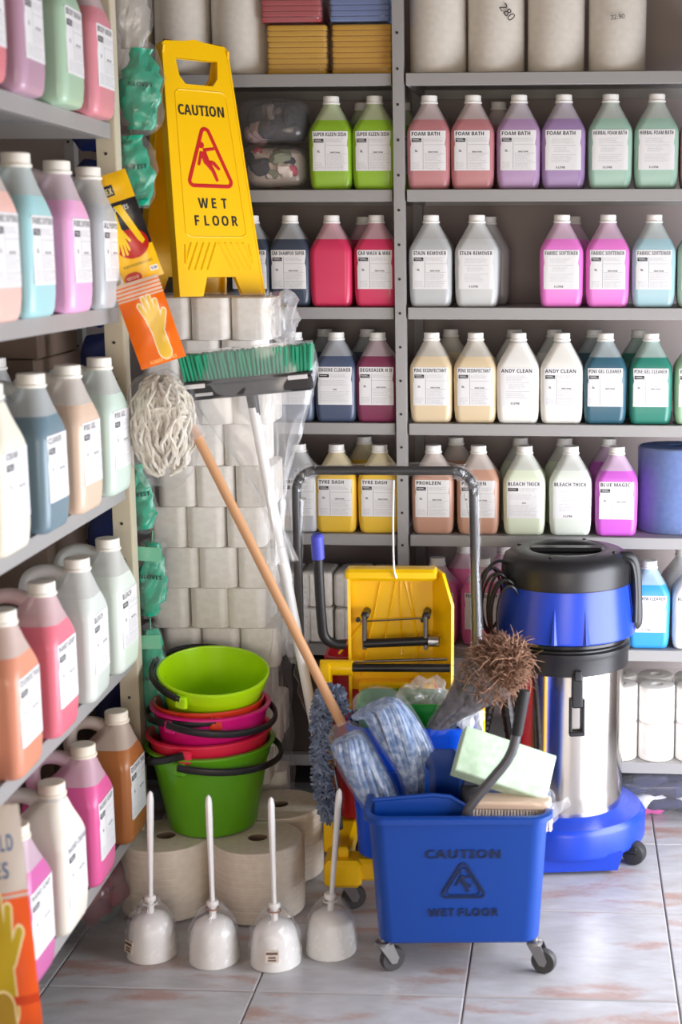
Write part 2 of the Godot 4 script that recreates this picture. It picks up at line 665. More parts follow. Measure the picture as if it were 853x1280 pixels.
func tray(length: float, depth: float, lip: float) -> MB:
	# a pressed-steel shelf: its top at y 0, front lip at z 0, spans x 0..length
	var m := MB.new()
	m.box(Vector3(length / 2, -0.003, -depth / 2), Vector3(length, 0.006, depth - 0.002), 0.0015)
	m.box(Vector3(length / 2, -lip / 2, -0.003), Vector3(length, lip, 0.006), 0.0015)
	m.box(Vector3(length / 2, -lip / 2, -depth + 0.003), Vector3(length, lip, 0.006), 0.0015)
	for x in [0.003, length - 0.003]:
		m.box(Vector3(x, -lip / 2, -depth / 2), Vector3(0.006, lip - 0.002, depth - 0.012))
	m.box(Vector3(length / 2, -lip + 0.002, -0.012), Vector3(length - 0.014, 0.004, 0.018))
	return m

func slotted_post(height: float, sx: float, sz: float) -> MB:
	# an angle post whose corner is at the origin: one flange along x, one along z
	var m := MB.new()
	m.box(Vector3(sx * 0.024, height / 2, 0), Vector3(0.048, height, 0.004), 0.001)
	m.box(Vector3(0, height / 2, sz * 0.024), Vector3(0.004, height, 0.048), 0.001)
	return m

func dark_hole_discs(ys: Array, at: Vector3, axis: Vector3) -> MB:  # small dark studs stand for open holes, their shade put into the colour
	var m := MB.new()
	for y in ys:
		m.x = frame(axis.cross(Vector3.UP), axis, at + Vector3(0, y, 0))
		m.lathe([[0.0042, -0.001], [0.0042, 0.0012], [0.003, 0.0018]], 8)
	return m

func racks() -> void:
	var steel := mat("grey_steel", Color8(158, 156, 154), 0.42)
	var cream := mat("cream_steel", Color8(206, 196, 170), 0.5)
	var dark := mat("painted_hole_shade", Color8(48, 44, 42), 0.6)  # dark colour painted in for the shade inside the post holes
	# back rack
	var r := thing("shelving_rack", "wide grey steel shelving rack along the wall behind the trolley", "shelving rack", RACK, -RACK_TURN)
	for y in BACK_SHELVES:
		part(r, "shelf", tray(0.95, 0.42, 0.035), steel, Transform3D(Basis.IDENTITY, Vector3(-1.345, y, 0)))
		part(r, "shelf", tray(1.0, 0.42, 0.035), steel, Transform3D(Basis.IDENTITY, Vector3(-0.352, y, 0)))
	for x in [-1.372, -0.390, 0.653]:
		for z in [0.012, -0.43]:
			var p := MB.new()
			p.box(Vector3(x + 0.016, 1.32, z - 0.002), Vector3(0.031, 2.64, 0.004), 0.001)
			p.box(Vector3(x + 0.030, 1.32, z - 0.02), Vector3(0.003, 2.64, 0.036), 0.001)
			p.box(Vector3(x + 0.0015, 1.32, z - 0.02), Vector3(0.003, 2.64, 0.036), 0.001)
			var post := part(r, "post", p, steel)
			if z > 0:
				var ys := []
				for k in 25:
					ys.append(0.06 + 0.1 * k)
				part(post, "bolt_or_dark_hole", dark_hole_discs(ys, Vector3(x + 0.0155, 0, z), Vector3.BACK), dark)  # the row of post holes, drawn as dark discs
	for y in [0.35, 1.4, 2.4]:
		pass
	# side rack
	var s := thing("shelving_rack", "shelving rack with cream slotted posts beside the hanging glove packs", "shelving rack", Vector3(-1.0375, 0, 0), 0)
	var turn := Basis(Vector3.UP, PI / 2)
	for y in SIDE_SHELVES:
		part(s, "shelf", tray(1.5, 0.55, 0.039), steel, Transform3D(turn, Vector3(0, y, -2.306)))
	for z in [-3.815, -2.298]:
		for x in [0.008, -0.556]:
			var p := slotted_post(2.7, -1.0 if x > -0.2 else 1.0, -1.0 if z < -3 else 1.0)
			var post := part(s, "post", p, cream, Transform3D(Basis.IDENTITY, Vector3(x, 0, z)))
			if z < -3 and x > -0.2:
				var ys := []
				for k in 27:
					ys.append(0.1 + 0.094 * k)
				part(post, "bolt_or_dark_hole", dark_hole_discs(ys, Vector3(-0.024, 0, 0.002), Vector3.BACK), dark)  # dark discs in place of the slotted post's shaded holes
				var rings := MB.new()
				for y in [1.855, 1.39, 0.94, 0.49]:
					rings.x = Transform3D(Basis(Vector3.RIGHT, PI / 2), Vector3(-0.024, y, 0.0025))
					rings.hollow([[0.0075, -0.0006], [0.0092, -0.0006], [0.0092, 0.0008], [0.0075, 0.0008]], 14)
				part(post, "knockout", rings, mat("cream_edge", Color8(150, 138, 112), 0.6))


# ---------------------------------------------------------------- shelf stock
func back_jugs() -> void:
	var f := func(u: float, row: int, d := 0.0) -> Vector3:
		return on_rack(u, BACK_SHELVES[row], 0.085 + d)
	var T := -RACK_TURN
	rng.seed = 11
	var rose := Color8(186, 112, 116)
	var lilac := Color8(170, 132, 178)
	var violet := Color8(150, 118, 170)
	var mint := Color8(150, 190, 170)
	var lime := Color8(128, 176, 18)
	# row 1
	jug(lime, "bright green dish-wash jug beside the rag bundles", "SUPER KLEEN DISH", 0, f.call(-0.582, 1), T + 0.04)
	jug(Color8(134, 184, 22), "bright green dish-wash jug next to the rack's middle post", "SUPER KLEEN DISH", 0, f.call(-0.452, 1), T)
	for u in [-0.29, -0.161]:
		jug(rose, "dusty rose foam bath jug next to the middle post" if u == -0.29 else "dusty rose foam bath jug beside the lilac one", "FOAM BATH", 0, f.call(u, 1), T, "dusty rose foam bath jugs")
	jug(lilac, "lilac foam bath jug between the rose and violet jugs", "FOAM BATH", 0, f.call(-0.026, 1), T)
	jug(violet, "violet foam bath jug between the lilac and mint jugs", "FOAM BATH", 1, f.call(0.105, 1), T)
	for u in [0.241, 0.375]:
		jug(mint, "mint green herbal jug beside the violet foam bath" if u == 0.241 else "mint green herbal jug beside the reddish jug", "HERBAL FOAM BATH", 1, f.call(u, 1), T, "mint green herbal jugs")
	jug(Color8(196, 118, 118), "reddish jug beside the mint herbal jugs", "CARPET SHAMPOO", 1, f.call(0.509, 1), T)
	for u in [-0.52, -0.395]:
		jug(lime, "green jug in the second line between the dish-wash jugs" if u == -0.52 else "green jug in the second line behind the rack's middle post", "SUPER KLEEN DISH", 0, f.call(u, 1, 0.2), T, "second-line green jugs")
	jug(rose, "rose jug in the second line behind the foam bath jugs", "FOAM BATH", 0, f.call(-0.1, 1, 0.2), T)
	# row 2
	for u in [-0.83, -0.711]:
		jug(Color8(40, 52, 72), "navy car shampoo jug half hidden by the yellow sign" if u == -0.83 else "navy car shampoo jug beside the unlabelled red jug", "CAR SHAMPOO SUPER", 0, f.call(u, 2), T, "navy car shampoo jugs")
	jug(Color8(214, 30, 76), "red hand soap jug that bears no label", "", 0, f.call(-0.586, 2), T)
	jug(Color8(210, 32, 78), "red hand soap jug with label beside the middle post", "CAR WASH & WAX", 0, f.call(-0.452, 2), T)
	jug(Color8(210, 32, 78), "red jug in the second line behind the two red jugs", "", 0, f.call(-0.52, 2, 0.2), T)
	jug(Color8(182, 186, 186), "clear grey stain remover jug next to the middle post", "STAIN REMOVER", 0, f.call(-0.287, 2), T)
	jug(Color8(196, 199, 197), "clear grey stain remover jug beside the empty shelf gap", "STAIN REMOVER", 1, f.call(-0.15, 2), T)
	jug(Color8(182, 186, 186), "clear jug in the second line behind the stain remover jugs", "", 0, f.call(-0.13, 2, 0.2), T)
	for u in [0.102, 0.238]:
		jug(Color8(236, 112, 206), "candy pink fabric softener jug beside the empty shelf gap" if u == 0.102 else "candy pink fabric softener jug beside the pale aqua one", "FABRIC SOFTENER", 1 if u < 0.2 else 0, f.call(u, 2), T, "candy pink softener jugs")
	jug(Color8(236, 112, 206), "candy pink jug in the second line behind the softener jugs", "", 0, f.call(0.13, 2, 0.2), T)
	jug(Color8(156, 196, 204), "pale aqua fabric softener jug beside the candy pink ones", "FABRIC SOFTENER", 0, f.call(0.373, 2), T)
	jug(Color8(170, 200, 176), "pale green softener jug beside the aqua one", "FABRIC SOFTENER", 0, f.call(0.507, 2), T)
	# row 3
	jug(Color8(70, 84, 108), "slate blue jug half hidden behind the green broom", "ENGINE CLEANER", 0, f.call(-0.707, 3), T)
	jug(Color8(52, 66, 96), "dark slate blue engine cleaner jug beside the maroon jug", "ENGINE CLEANER", 2, f.call(-0.578, 3), T)
	jug(Color8(112, 28, 62), "maroon degreaser jug next to the middle post", "DEGREASER H D", 0, f.call(-0.452, 3), T)
	for u in [-0.65, -0.515]:
		jug(Color8(70, 84, 108), "slate blue jug in the second line between the engine cleaner jugs" if u == -0.65 else "slate blue jug in the second line beside the maroon degreaser", "", 0, f.call(u, 3, 0.2), T, "second-line slate blue jugs")
	for u in [-0.288, -0.155]:
		jug(Color8(222, 198, 156), "straw coloured disinfectant jug next to the middle post" if u == -0.288 else "straw coloured disinfectant jug beside the milk white one", "PINE DISINFECTANT", 0, f.call(u, 3), T, "straw coloured jugs")
	jug(Color8(240, 238, 230), "milk white cream cleaner jug beside the straw coloured ones", "ANDY CLEAN", 1, f.call(-0.026, 3), T, "", 0.24)
	jug(Color8(238, 236, 226), "milk white cream cleaner jug beside the deep teal one", "ANDY CLEAN", 0, f.call(0.105, 3), T, "", 0.24)
	jug(Color8(30, 78, 98), "deep teal disinfectant jug between the white and green jugs", "PINE GEL CLEANER", 0, f.call(0.235, 3), T)
	jug(Color8(20, 112, 92), "deep green disinfectant jug at the end of the middle shelf", "PINE GEL CLEANER", 0, f.call(0.37, 3), T)
	jug(Color8(150, 196, 150), "light green jug beyond the deep green disinfectant", "PINE GEL", 0, f.call(0.505, 3), T)
	jug(Color8(222, 198, 156), "straw coloured jug in the second line of the middle shelf", "", 0, f.call(-0.25, 3, 0.2), T)
	jug(Color8(238, 236, 226), "white jug in the second line behind the cream cleaner", "", 0, f.call(-0.05, 3, 0.2), T, "", 0.24)
	jug(Color8(238, 236, 226), "whitish jug in the second line behind the teal one", "", 0, f.call(0.075, 3, 0.2), T)
	jug(Color8(30, 78, 98), "teal jug in the second line of the middle shelf", "", 0, f.call(0.20, 3, 0.2), T)
	jug(Color8(20, 112, 92), "green jug in the second line of the middle shelf", "", 0, f.call(0.34, 3, 0.2), T)
	# row 4
	jug(Color8(190, 192, 196), "clear jug beside the yellow ones, seen past the broom bag", "AMMONIA", 0, f.call(-0.702, 4), T)
	for u in [-0.584, -0.451]:
		jug(Color8(240, 190, 40), "yellow tyre polish jug beside the clear jug" if u == -0.584 else "yellow tyre polish jug next to the middle post", "TYRE DASH", 0, f.call(u, 4), T, "yellow tyre polish jugs")
	jug(Color8(240, 190, 40), "yellow jug in the second line behind the tyre polish", "", 0, f.call(-0.53, 4, 0.2), T)
	for u in [-0.285, -0.147]:
		jug(Color8(190, 138, 112), "light brown cleaner jug next to the middle post" if u == -0.285 else "light brown cleaner jug beside the pale greenish bleach", "PROKLEEN", 0, f.call(u, 4), T, "light brown cleaner jugs")
	jug(Color8(190, 138, 112), "brown jug in the second line behind the light brown ones", "", 0, f.call(-0.235, 4, 0.2), T)
	jug(Color8(214, 224, 194), "pale greenish bleach jug beside the light brown ones", "BLEACH THICK", 2, f.call(-0.006, 4), T)
	jug(Color8(218, 226, 212), "pale whitish bleach jug beside the magenta jug", "BLEACH THICK", 1, f.call(0.134, 4), T)
	for u in [-0.03, 0.11]:
		jug(Color8(214, 224, 194), "pale jug in the second line behind the greenish bleach" if u == -0.03 else "pale jug in the second line behind the whitish bleach", "", 0, f.call(u, 4, 0.2), T, "second-line bleach jugs")
	jug(Color8(196, 76, 196), "magenta cleaner jug beside the blue wrapped roll", "BLUE MAGIC", 0, f.call(0.273, 4), T)
	jug(Color8(196, 76, 196), "magenta jug in the second line beside the bleach", "", 0, f.call(0.25, 4, 0.2), T)
	# row 5
	for u in [-0.275, -0.135]:
		jug(Color8(226, 92, 150), "pink hand soap jug next to the middle post, above the wringer" if u == -0.275 else "pink hand soap jug behind the trolley's wrapped push handle", "PEARL HAND SOAP", 1, f.call(u, 5), T, "pink hand soap jugs")
	jug(Color8(226, 92, 150), "pink jug in the second line of the hand soap", "", 0, f.call(-0.21, 5, 0.2), T)
	jug(Color8(226, 92, 150), "pink jug in the second line next to the vacuum cleaner", "", 0, f.call(-0.08, 5, 0.2), T)
	jug(Color8(30, 142, 222), "sky blue window cleaner jug beside the vacuum cleaner", "WINDOW CLEANER", 1, f.call(0.377, 5), T)
	jug(Color8(240, 238, 232), "white jug beside the sky blue window cleaner", "HAND CREAM", 1, f.call(0.512, 5), T, "", 0.24)
	jug(Color8(190, 192, 196), "clear jug in the second line beside the window cleaner", "", 0, f.call(0.49, 5, 0.2), T)

func side_jugs() -> void:
	var zs := [-3.735, -3.475, -3.22, -2.965]
	var place := func(k: int, row: int, back := 0.0, dz := 0.0) -> Vector3:
		return Vector3(-1.096 - back * 1.25, SIDE_SHELVES[row], zs[k] + 0.065 + dz)
	var T := PI / 2
	var where := "on the top shelf of the cream-posted rack"
	var rows := [
		[0, [[Color8(222, 130, 142), "rose pink jug at the post end", "BODY WASH"], [Color8(164, 200, 168), "soft green jug beside the rose pink one", "BODY WASH"], [Color8(182, 140, 164), "mauve jug beside the soft green one", "BODY WASH"], [Color8(216, 112, 122), "salmon red jug beside the mauve one", "BODY WASH"]]],
		[1, [[Color8(180, 186, 188), "clear grey jug behind the yellow glove pack", "ALL PURPOSE"], [Color8(246, 172, 222), "pale orchid pink jug", "FABRIC SOFTENER"], [Color8(160, 216, 220), "pale aqua jug", "FABRIC SOFTENER"], [Color8(244, 190, 176), "peach jug", "FABRIC SOFTENER"]]],
		[2, [[Color8(200, 222, 206), "pale sage green jug beside the wrapped mop head", "PINE GEL"], [Color8(222, 190, 162), "beige jug", "PINE GEL"], [Color8(92, 120, 134), "slate blue jug with a dark side", "CLEANER"], [Color8(240, 236, 214), "ivory jug", "CREAM"]]],
		[3, [[Color8(220, 232, 218), "nearly clear greenish jug at the post end", "BLEACH"], [Color8(212, 220, 212), "nearly clear grey jug beside the greenish one", "BLEACH"], [Color8(232, 104, 124), "coral pink jug", "HAND SOAP"], [Color8(216, 136, 104), "light orange-brown jug", "DISINFECTANT"]]],
		[4, [[Color8(166, 92, 34), "amber brown jug with a dark label on the bottom shelf", "DISINFECTANT"], [Color8(226, 78, 146), "hot pink jug", "HAND SOAP"], [Color8(242, 236, 218), "cream white jug", "HAND CREAM"], [Color8(196, 84, 150), "purplish pink jug", "HAND SOAP"]]],
	]
	var names := ["on the side rack's top shelf", "on the side rack's second shelf", "on the side rack's middle shelf", "on the side rack's fourth shelf", "on the side rack's bottom shelf"]
	rng.seed = 8
	for r in rows:
		for k in 4:
			var e: Array = r[1][k]
			var text: String = e[1]
			if not text.contains("shelf"):
				text += " " + names[r[0]]
			var cream: bool = e[1].begins_with("ivory") or e[1].begins_with("cream")
			jug(e[0], text, e[2], 0, place.call(k, r[0], rng.randf_range(-0.004, 0.004), rng.randf_range(-0.006, 0.006)), T + rng.randf_range(-0.03, 0.03), "", 0.24 if cream else 0.2, Color8(240, 236, 224) if r[0] != 4 else Color8(236, 226, 206), 1.25)
	# the second line
	for k in 3:
		jug(Color8(180, 186, 188), "clear grey jug in the second line of the side rack's middle shelf", "", 0, place.call(k, 2, 0.2, 0.03), T, "second-line jugs on the side rack's middle shelf", 0.2, Color8(236, 234, 228), 1.25)
	for k in 3:
		jug(Color8(212, 220, 212), "nearly clear jug in the second line of the side rack's fourth shelf", "", 0, place.call(k + 1, 3, 0.2, 0.04), T, "second-line jugs on the side rack's fourth shelf", 0.178, Color8(236, 234, 228), 1.25)
	for k in 2:
		jug(Color8(196, 84, 150), "purplish pink jug in the second line of the side rack's bottom shelf", "", 0, place.call(k + 1, 4, 0.2, 0.04), T, "second-line jugs on the side rack's bottom shelf", 0.2, Color8(236, 234, 228), 1.25)


func roll_mesh(r: float, core: float, h: float, n := 26) -> ArrayMesh:
	var m := MB.new()
	var b := minf(0.006, r * 0.08)
	m.hollow([[core, 0.0], [r - b, 0.0], [r, b], [r, h - b], [r - b, h], [core, h]], n)
	return m.commit(50)

func film_tube(r: float, y0: float, y1: float, lump: FastNoiseLite, amp: float, n := 30, rows := 8) -> MB:
	# a crumpled plastic sleeve
	var m := MB.new()
	var rings := []
	for j in rows + 1:
		var y := lerpf(y0, y1, float(j) / rows)
		var ring := PackedVector3Array()
		for i in n:
			var a := TAU * i / n
			var q := r + absf(lump.get_noise_3d(cos(a) * r, y, sin(a) * r)) * amp
			ring.append(Vector3(q * cos(a), y, -q * sin(a)))
		rings.append(ring)
	m.loft(rings, false, false)
	return m

func paper_texture(key: String, a: Color, b: Color, rough := 0.85) -> StandardMaterial3D:
	if M.has(key):
		return M[key]
	var m := mat(key, Color.WHITE, rough)
	var nt := NoiseTexture2D.new()
	nt.width = 256
	nt.height = 256
	nt.seamless = true
	nt.noise = noise(hash(key) % 1000, 0.03, 4)
	var g := Gradient.new()
	g.colors = PackedColorArray([a, b])
	g.offsets = PackedFloat32Array([0.25, 0.75])
	nt.color_ramp = g
	m.albedo_texture = nt
	m.uv1_triplanar = true
	m.uv1_scale = Vector3(5, 5, 5)
	return m

func film() -> StandardMaterial3D:
	var m := clear("clear_film", Color8(244, 246, 248), 0.06, 0.12)
	m.metallic_specular = 0.36
	return m

func thick_film() -> StandardMaterial3D:
	return clear("cloudy_film", Color8(238, 238, 238), 0.22, 0.2)

func shelf_goods() -> void:
	var paper := paper_texture("industrial_paper", Color8(220, 213, 200), Color8(228, 221, 209))
	var tissue := paper_texture("tissue_paper", Color8(240, 234, 224), Color8(248, 244, 236))
	var ink := mat("marker_ink", Color8(40, 36, 40), 0.7)
	# wrapped industrial paper rolls on the top shelf
	var big := roll_mesh(0.0835, 0.02, 0.3)
	rng.seed = 2
	var sleeve := film_tube(0.0845, -0.001, 0.302, noise(9, 14.0), 0.004)
	var sleeve_mesh := sleeve.commit(60)
	var us := [-1.205, -1.03, -0.858, -0.267, -0.096, 0.080, 0.258]
	for i in us.size():
		var o := thing("paper_roll", ["wrapped industrial paper roll on the top shelf behind the green hanging packs", "wrapped industrial paper roll on the top shelf behind the yellow sign", "wrapped industrial paper roll on the top shelf beside the yellow cloth pack", "wrapped industrial paper roll on the top shelf next to the middle post", "wrapped industrial paper roll with a large marker number", "wrapped industrial paper roll between the two rolls with writing", "wrapped industrial paper roll with a small printed note"][i], "paper roll", on_rack(us[i], BACK_SHELVES[0], 0.1), 0, "industrial paper rolls on the top shelf")
		part(o, "roll", big, paper)
		part(o, "plastic_wrap", sleeve_mesh, film(), Transform3D(Basis(Vector3.UP, i * 1.3), Vector3.ZERO))
		if i == 4:
			lettering(o, "280", 0.022, Transform3D(Basis(Vector3.FORWARD, 0.9), Vector3(0.033, 0.168, 0.083)), ink, "marker_number", 400)
		if i == 6:
			lettering(o, "32.90", 0.012, Transform3D(Basis(Vector3.FORWARD, -0.1), Vector3(-0.005, 0.15, 0.0905)), ink, "printed_note", 400)
	# packs of yellow dusters with red and blue packs on top
	var cloths := [[-0.675, 0, Color8(206, 158, 34), "yellow pack of folded cloths beside the paper rolls"], [-0.484, 0, Color8(204, 154, 30), "yellow pack of folded cloths beside the middle post"], [-0.69, 1, Color8(178, 74, 78), "dull red pack of folded cloths on a yellow pack"], [-0.488, 1, Color8(108, 128, 176), "dull blue pack of folded cloths on a yellow pack"]]
	for c in cloths:
		var o := thing("cloth_pack", c[3], "cloth pack", on_rack(c[0], BACK_SHELVES[0] + 0.148 * c[1], 0.1), -RACK_TURN)
		for k in 9:
			var m := MB.new()
			m.box(Vector3(0.0008 * (k % 3), 0.0155 * k + 0.0078, 0), Vector3(0.176 - 0.001 * (k % 2), 0.0153, 0.16), 0.003, 0.01)
			part(o, "cloth", m, mat("cloth_" + c[2].to_html(false), c[2], 0.9))
		var w := MB.new()
		w.blob(Vector3(0, 0.071, 0), Vector3(0.094, 0.0755, 0.087), noise(3, 16.0), 0.004, 0.24, 32, 14)
		part(o, "plastic_wrap", w, film())
		w = MB.new()
		w.loft([PackedVector3Array([Vector3(-0.09, 0.02, 0.0), Vector3(-0.09, 0.02, 0.03), Vector3(-0.091, 0.12, 0.03), Vector3(-0.091, 0.12, 0.0)]), PackedVector3Array([Vector3(-0.112, 0.06, 0.012), Vector3(-0.112, 0.06, 0.02), Vector3(-0.115, 0.09, 0.02), Vector3(-0.115, 0.09, 0.012)])])
		part(o, "bag_end", w, film())
	# bundles of mixed rags, in plastic
	bundle("wrapped bundle of dark patterned rags, upper of two", on_rack(-0.755, BACK_SHELVES[1] + 0.135, 0.115), Vector3(0.1, 0.066, 0.1), [Color8(58, 50, 52), Color8(178, 150, 146), Color8(44, 40, 44), Color8(96, 84, 76)], 1)
	bundle("wrapped bundle of floral rags, lower of two", on_rack(-0.76, BACK_SHELVES[1], 0.115), Vector3(0.1, 0.067, 0.1), [Color8(206, 190, 178), Color8(40, 38, 42), Color8(186, 60, 80), Color8(120, 124, 100)], 2)
	bundle("wrapped bundle of navy and pink rags under the grey rack", on_rack(0.46, 0.0, 0.10), Vector3(0.2, 0.075, 0.13), [Color8(34, 38, 70), Color8(40, 44, 78), Color8(226, 80, 168), Color8(38, 40, 72), Color8(216, 216, 224)], 3)
	bundle("wrapped bundle of wine red rags under the side rack", Vector3(-1.17, 0.0, -3.68), Vector3(0.13, 0.095, 0.17), [Color8(96, 20, 34), Color8(40, 34, 36), Color8(120, 60, 50), Color8(60, 74, 66)], 4)
	# blue wrapped roll on the fifth shelf
	var o := thing("paper_roll", "large blue paper roll in plastic beside the magenta jug", "paper roll", on_rack(0.458, BACK_SHELVES[4], 0.16), 0)
	part(o, "roll", roll_mesh(0.118, 0.03, 0.262), paper_texture("blue_paper", Color8(78, 104, 162), Color8(86, 114, 170)))
	part(o, "plastic_wrap", film_tube(0.1195, 0.0, 0.264, noise(21, 12.0), 0.006), film())
	# toilet rolls on the lowest shelf
	var small := roll_mesh(0.056, 0.019, 0.118)
	for c in 3:
		for d in 2:
			for k in 2:
				var t := thing("toilet_roll", "white toilet roll in the pack on the lowest shelf", "toilet roll", on_rack(0.293 + 0.115 * c, BACK_SHELVES[6] + 0.1185 * k, 0.06 + 0.115 * d), 0, "toilet rolls on the lowest shelf")
				part(t, "roll", small, tissue)
	var w := MB.new()
	w.blob(on_rack(0.408, BACK_SHELVES[6] + 0.121, 0.12) - Vector3(0, 0, 0), Vector3(0.182, 0.123, 0.125), noise(6, 11.0), 0.004, 0.22, 36, 16)
	part(thing("plastic_wrap", "clear plastic round the toilet rolls on the lowest shelf", "plastic wrap"), "sheet", w, film())
	# folded paper towel packs on the sixth shelf, behind the wringer
	for c in 4:
		for k in 2:
			var p := thing("paper_towel_pack", "white folded paper towel pack on the shelf behind the wringer", "paper towel pack", on_rack(-0.76 + 0.108 * c, BACK_SHELVES[5] + 0.112 * k, 0.1), -RACK_TURN, "paper towel packs behind the wringer")
			var m := MB.new()
			m.blob(Vector3(0, 0.0555, 0), Vector3(0.0525, 0.0555, 0.085), noise(160 + c * 2 + k, 12.0), 0.004, 0.22, 32, 14)
			part(p, "packet", m, tissue)
			m = MB.new()
			m.box(Vector3(0, 0.0555, 0.0865), Vector3(0.03, 0.1, 0.0015), 0.0005)
			part(p, "seam", m, tissue)
	# dark cartons low in the left bay
	var carton := mat("dark_carton", Color8(62, 52, 48), 0.8)
	for e in [[-0.72, 0.30, 0.22, "dark carton on the lowest shelf behind the trolley"], [-0.5, 0.2, 0.24, "dark short carton on the lowest shelf beside the middle post"]]:
		var b := thing("carton", e[3], "carton", on_rack(e[0], BACK_SHELVES[6], 0.16), -RACK_TURN)
		var m := MB.new()
		m.box(Vector3(0, e[1] / 2, 0), Vector3(e[2] - 0.02, e[1], 0.26), 0.003)
		part(b, "box", m, carton)
		m = MB.new()
		m.box(Vector3(0, e[1] + 0.0006, 0), Vector3(0.05, 0.0012, 0.26))
		part(b, "tape", m, mat("tape", Color8(130, 110, 84), 0.3))

func bundle(label: String, at: Vector3, s: Vector3, colors: Array, seed_: int) -> void:
	var o := thing("rag_bundle", label, "rag bundle", at, 0)
	rng.seed = 40 + seed_
	var n := noise(50 + seed_, 14.0)
	for k in 19:
		var m := MB.new()
		var c := Vector3(rng.randf_range(-0.68, 0.68) * s.x, s.y * (1.0 + rng.randf_range(-0.55, 0.6)), rng.randf_range(0.15, 0.62) * s.z)
		if k == 0:
			m.blob(Vector3(0, s.y, -0.1 * s.z), Vector3(s.x * 0.9, s.y * 0.86, s.z * 0.8), n, 0.01, 0.6, 22, 12)
		else:
			m.blob(c, Vector3(s.x * rng.randf_range(0.24, 0.34), s.y * rng.randf_range(0.3, 0.42), s.z * 0.36), n, 0.02, 0.8, 18, 10)
		part(o, "rag", m, mat("rag_%d_%d" % [seed_, k % colors.size()], colors[k % colors.size()], 0.95))
	var w := MB.new()
	w.blob(Vector3(0, s.y, 0), Vector3(s.x * 1.06, s.y * 0.99, s.z * 1.08), noise(60 + seed_, 18.0), 0.006, 0.45, 32, 16)
	part(o, "plastic_wrap", w, film())


# ---------------------------------------------------------------- roll stack, sign, broom, mop
func roll_stack() -> void:
	var tissue := paper_texture("tissue_paper", Color8(240, 234, 224), Color8(248, 244, 236))
	var sq := MB.new()
	sq.shell([MB.rr(0.019, 0.019, 0.019, 0.0, 0, 0, 6), MB.rr(0.0505, 0.0505, 0.024, 0.0, 0, 0, 6), MB.rr(0.0535, 0.0535, 0.026, 0.003, 0, 0, 6), MB.rr(0.0535, 0.0535, 0.026, 0.1125, 0, 0, 6), MB.rr(0.0505, 0.0505, 0.024, 0.1155, 0, 0, 6), MB.rr(0.019, 0.019, 0.019, 0.1155, 0, 0, 6)])
	var mesh := sq.commit(50)
	rng.seed = 71
	for j in 14:
		for d in 2:
			for i in 3:
				if j < 2 and d == 0 and i == 2:
					continue
				var x := -0.990 + 0.109 * i + (0.018 if j % 2 else -0.012)
				var o := thing("toilet_roll", "white toilet roll in the tall wrapped stack under the warning sign", "toilet roll", Vector3(x + rng.randf_range(-0.003, 0.003), 0.1155 * j, -4.130 - 0.108 * d), PI / 2 * rng.randi_range(0, 3) + rng.randf_range(-0.05, 0.05), "toilet rolls in the tall stack")
				part(o, "roll", mesh, tissue)
	# the wrap, bulging on the aisle side
	var n := noise(81, 5.0, 4)
	var m := MB.new()
	var rings := []
	for k in 34:
		var y := 0.02 + 1.61 * k / 33.0
		var ring := PackedVector3Array()
		for p in MB.rr(0.176, 0.114, 0.05, y, -0.878, -4.184, 9):
			var q := Vector3(p.x + 0.878, 0, p.z + 4.184).normalized()
			var a := absf(n.get_noise_3d(p.x * 3, p.y * 1.2, p.z * 3)) * 0.02
			if q.x > 0.4:
				a += absf(n.get_noise_3d(p.x * 9, p.y * 5, p.z * 9)) * 0.035
			ring.append(p + q * a)
		rings.append(ring)
	m.loft(rings, false, false)
	var w := thing("plastic_wrap", "clear plastic wrap round the tall toilet roll stack", "plastic wrap")
	part(w, "sheet", m, film(), Transform3D.IDENTITY, 70)
	# loose gathered bag corner at the shoulder of the stack
	m = MB.new()
	m.blob(Vector3(-0.672, 1.553, -4.15), Vector3(0.035, 0.075, 0.07), noise(83, 22.0), 0.03, 0.9, 30, 16)
	part(w, "loose_corner", m, thick_film(), Transform3D.IDENTITY, 70)
	m = MB.new()
	m.blob(Vector3(-0.662, 0.70, -4.14), Vector3(0.035, 0.12, 0.06), noise(84, 18.0), 0.03, 0.9, 30, 16)
	part(w, "loose_fold", m, thick_film(), Transform3D.IDENTITY, 70)

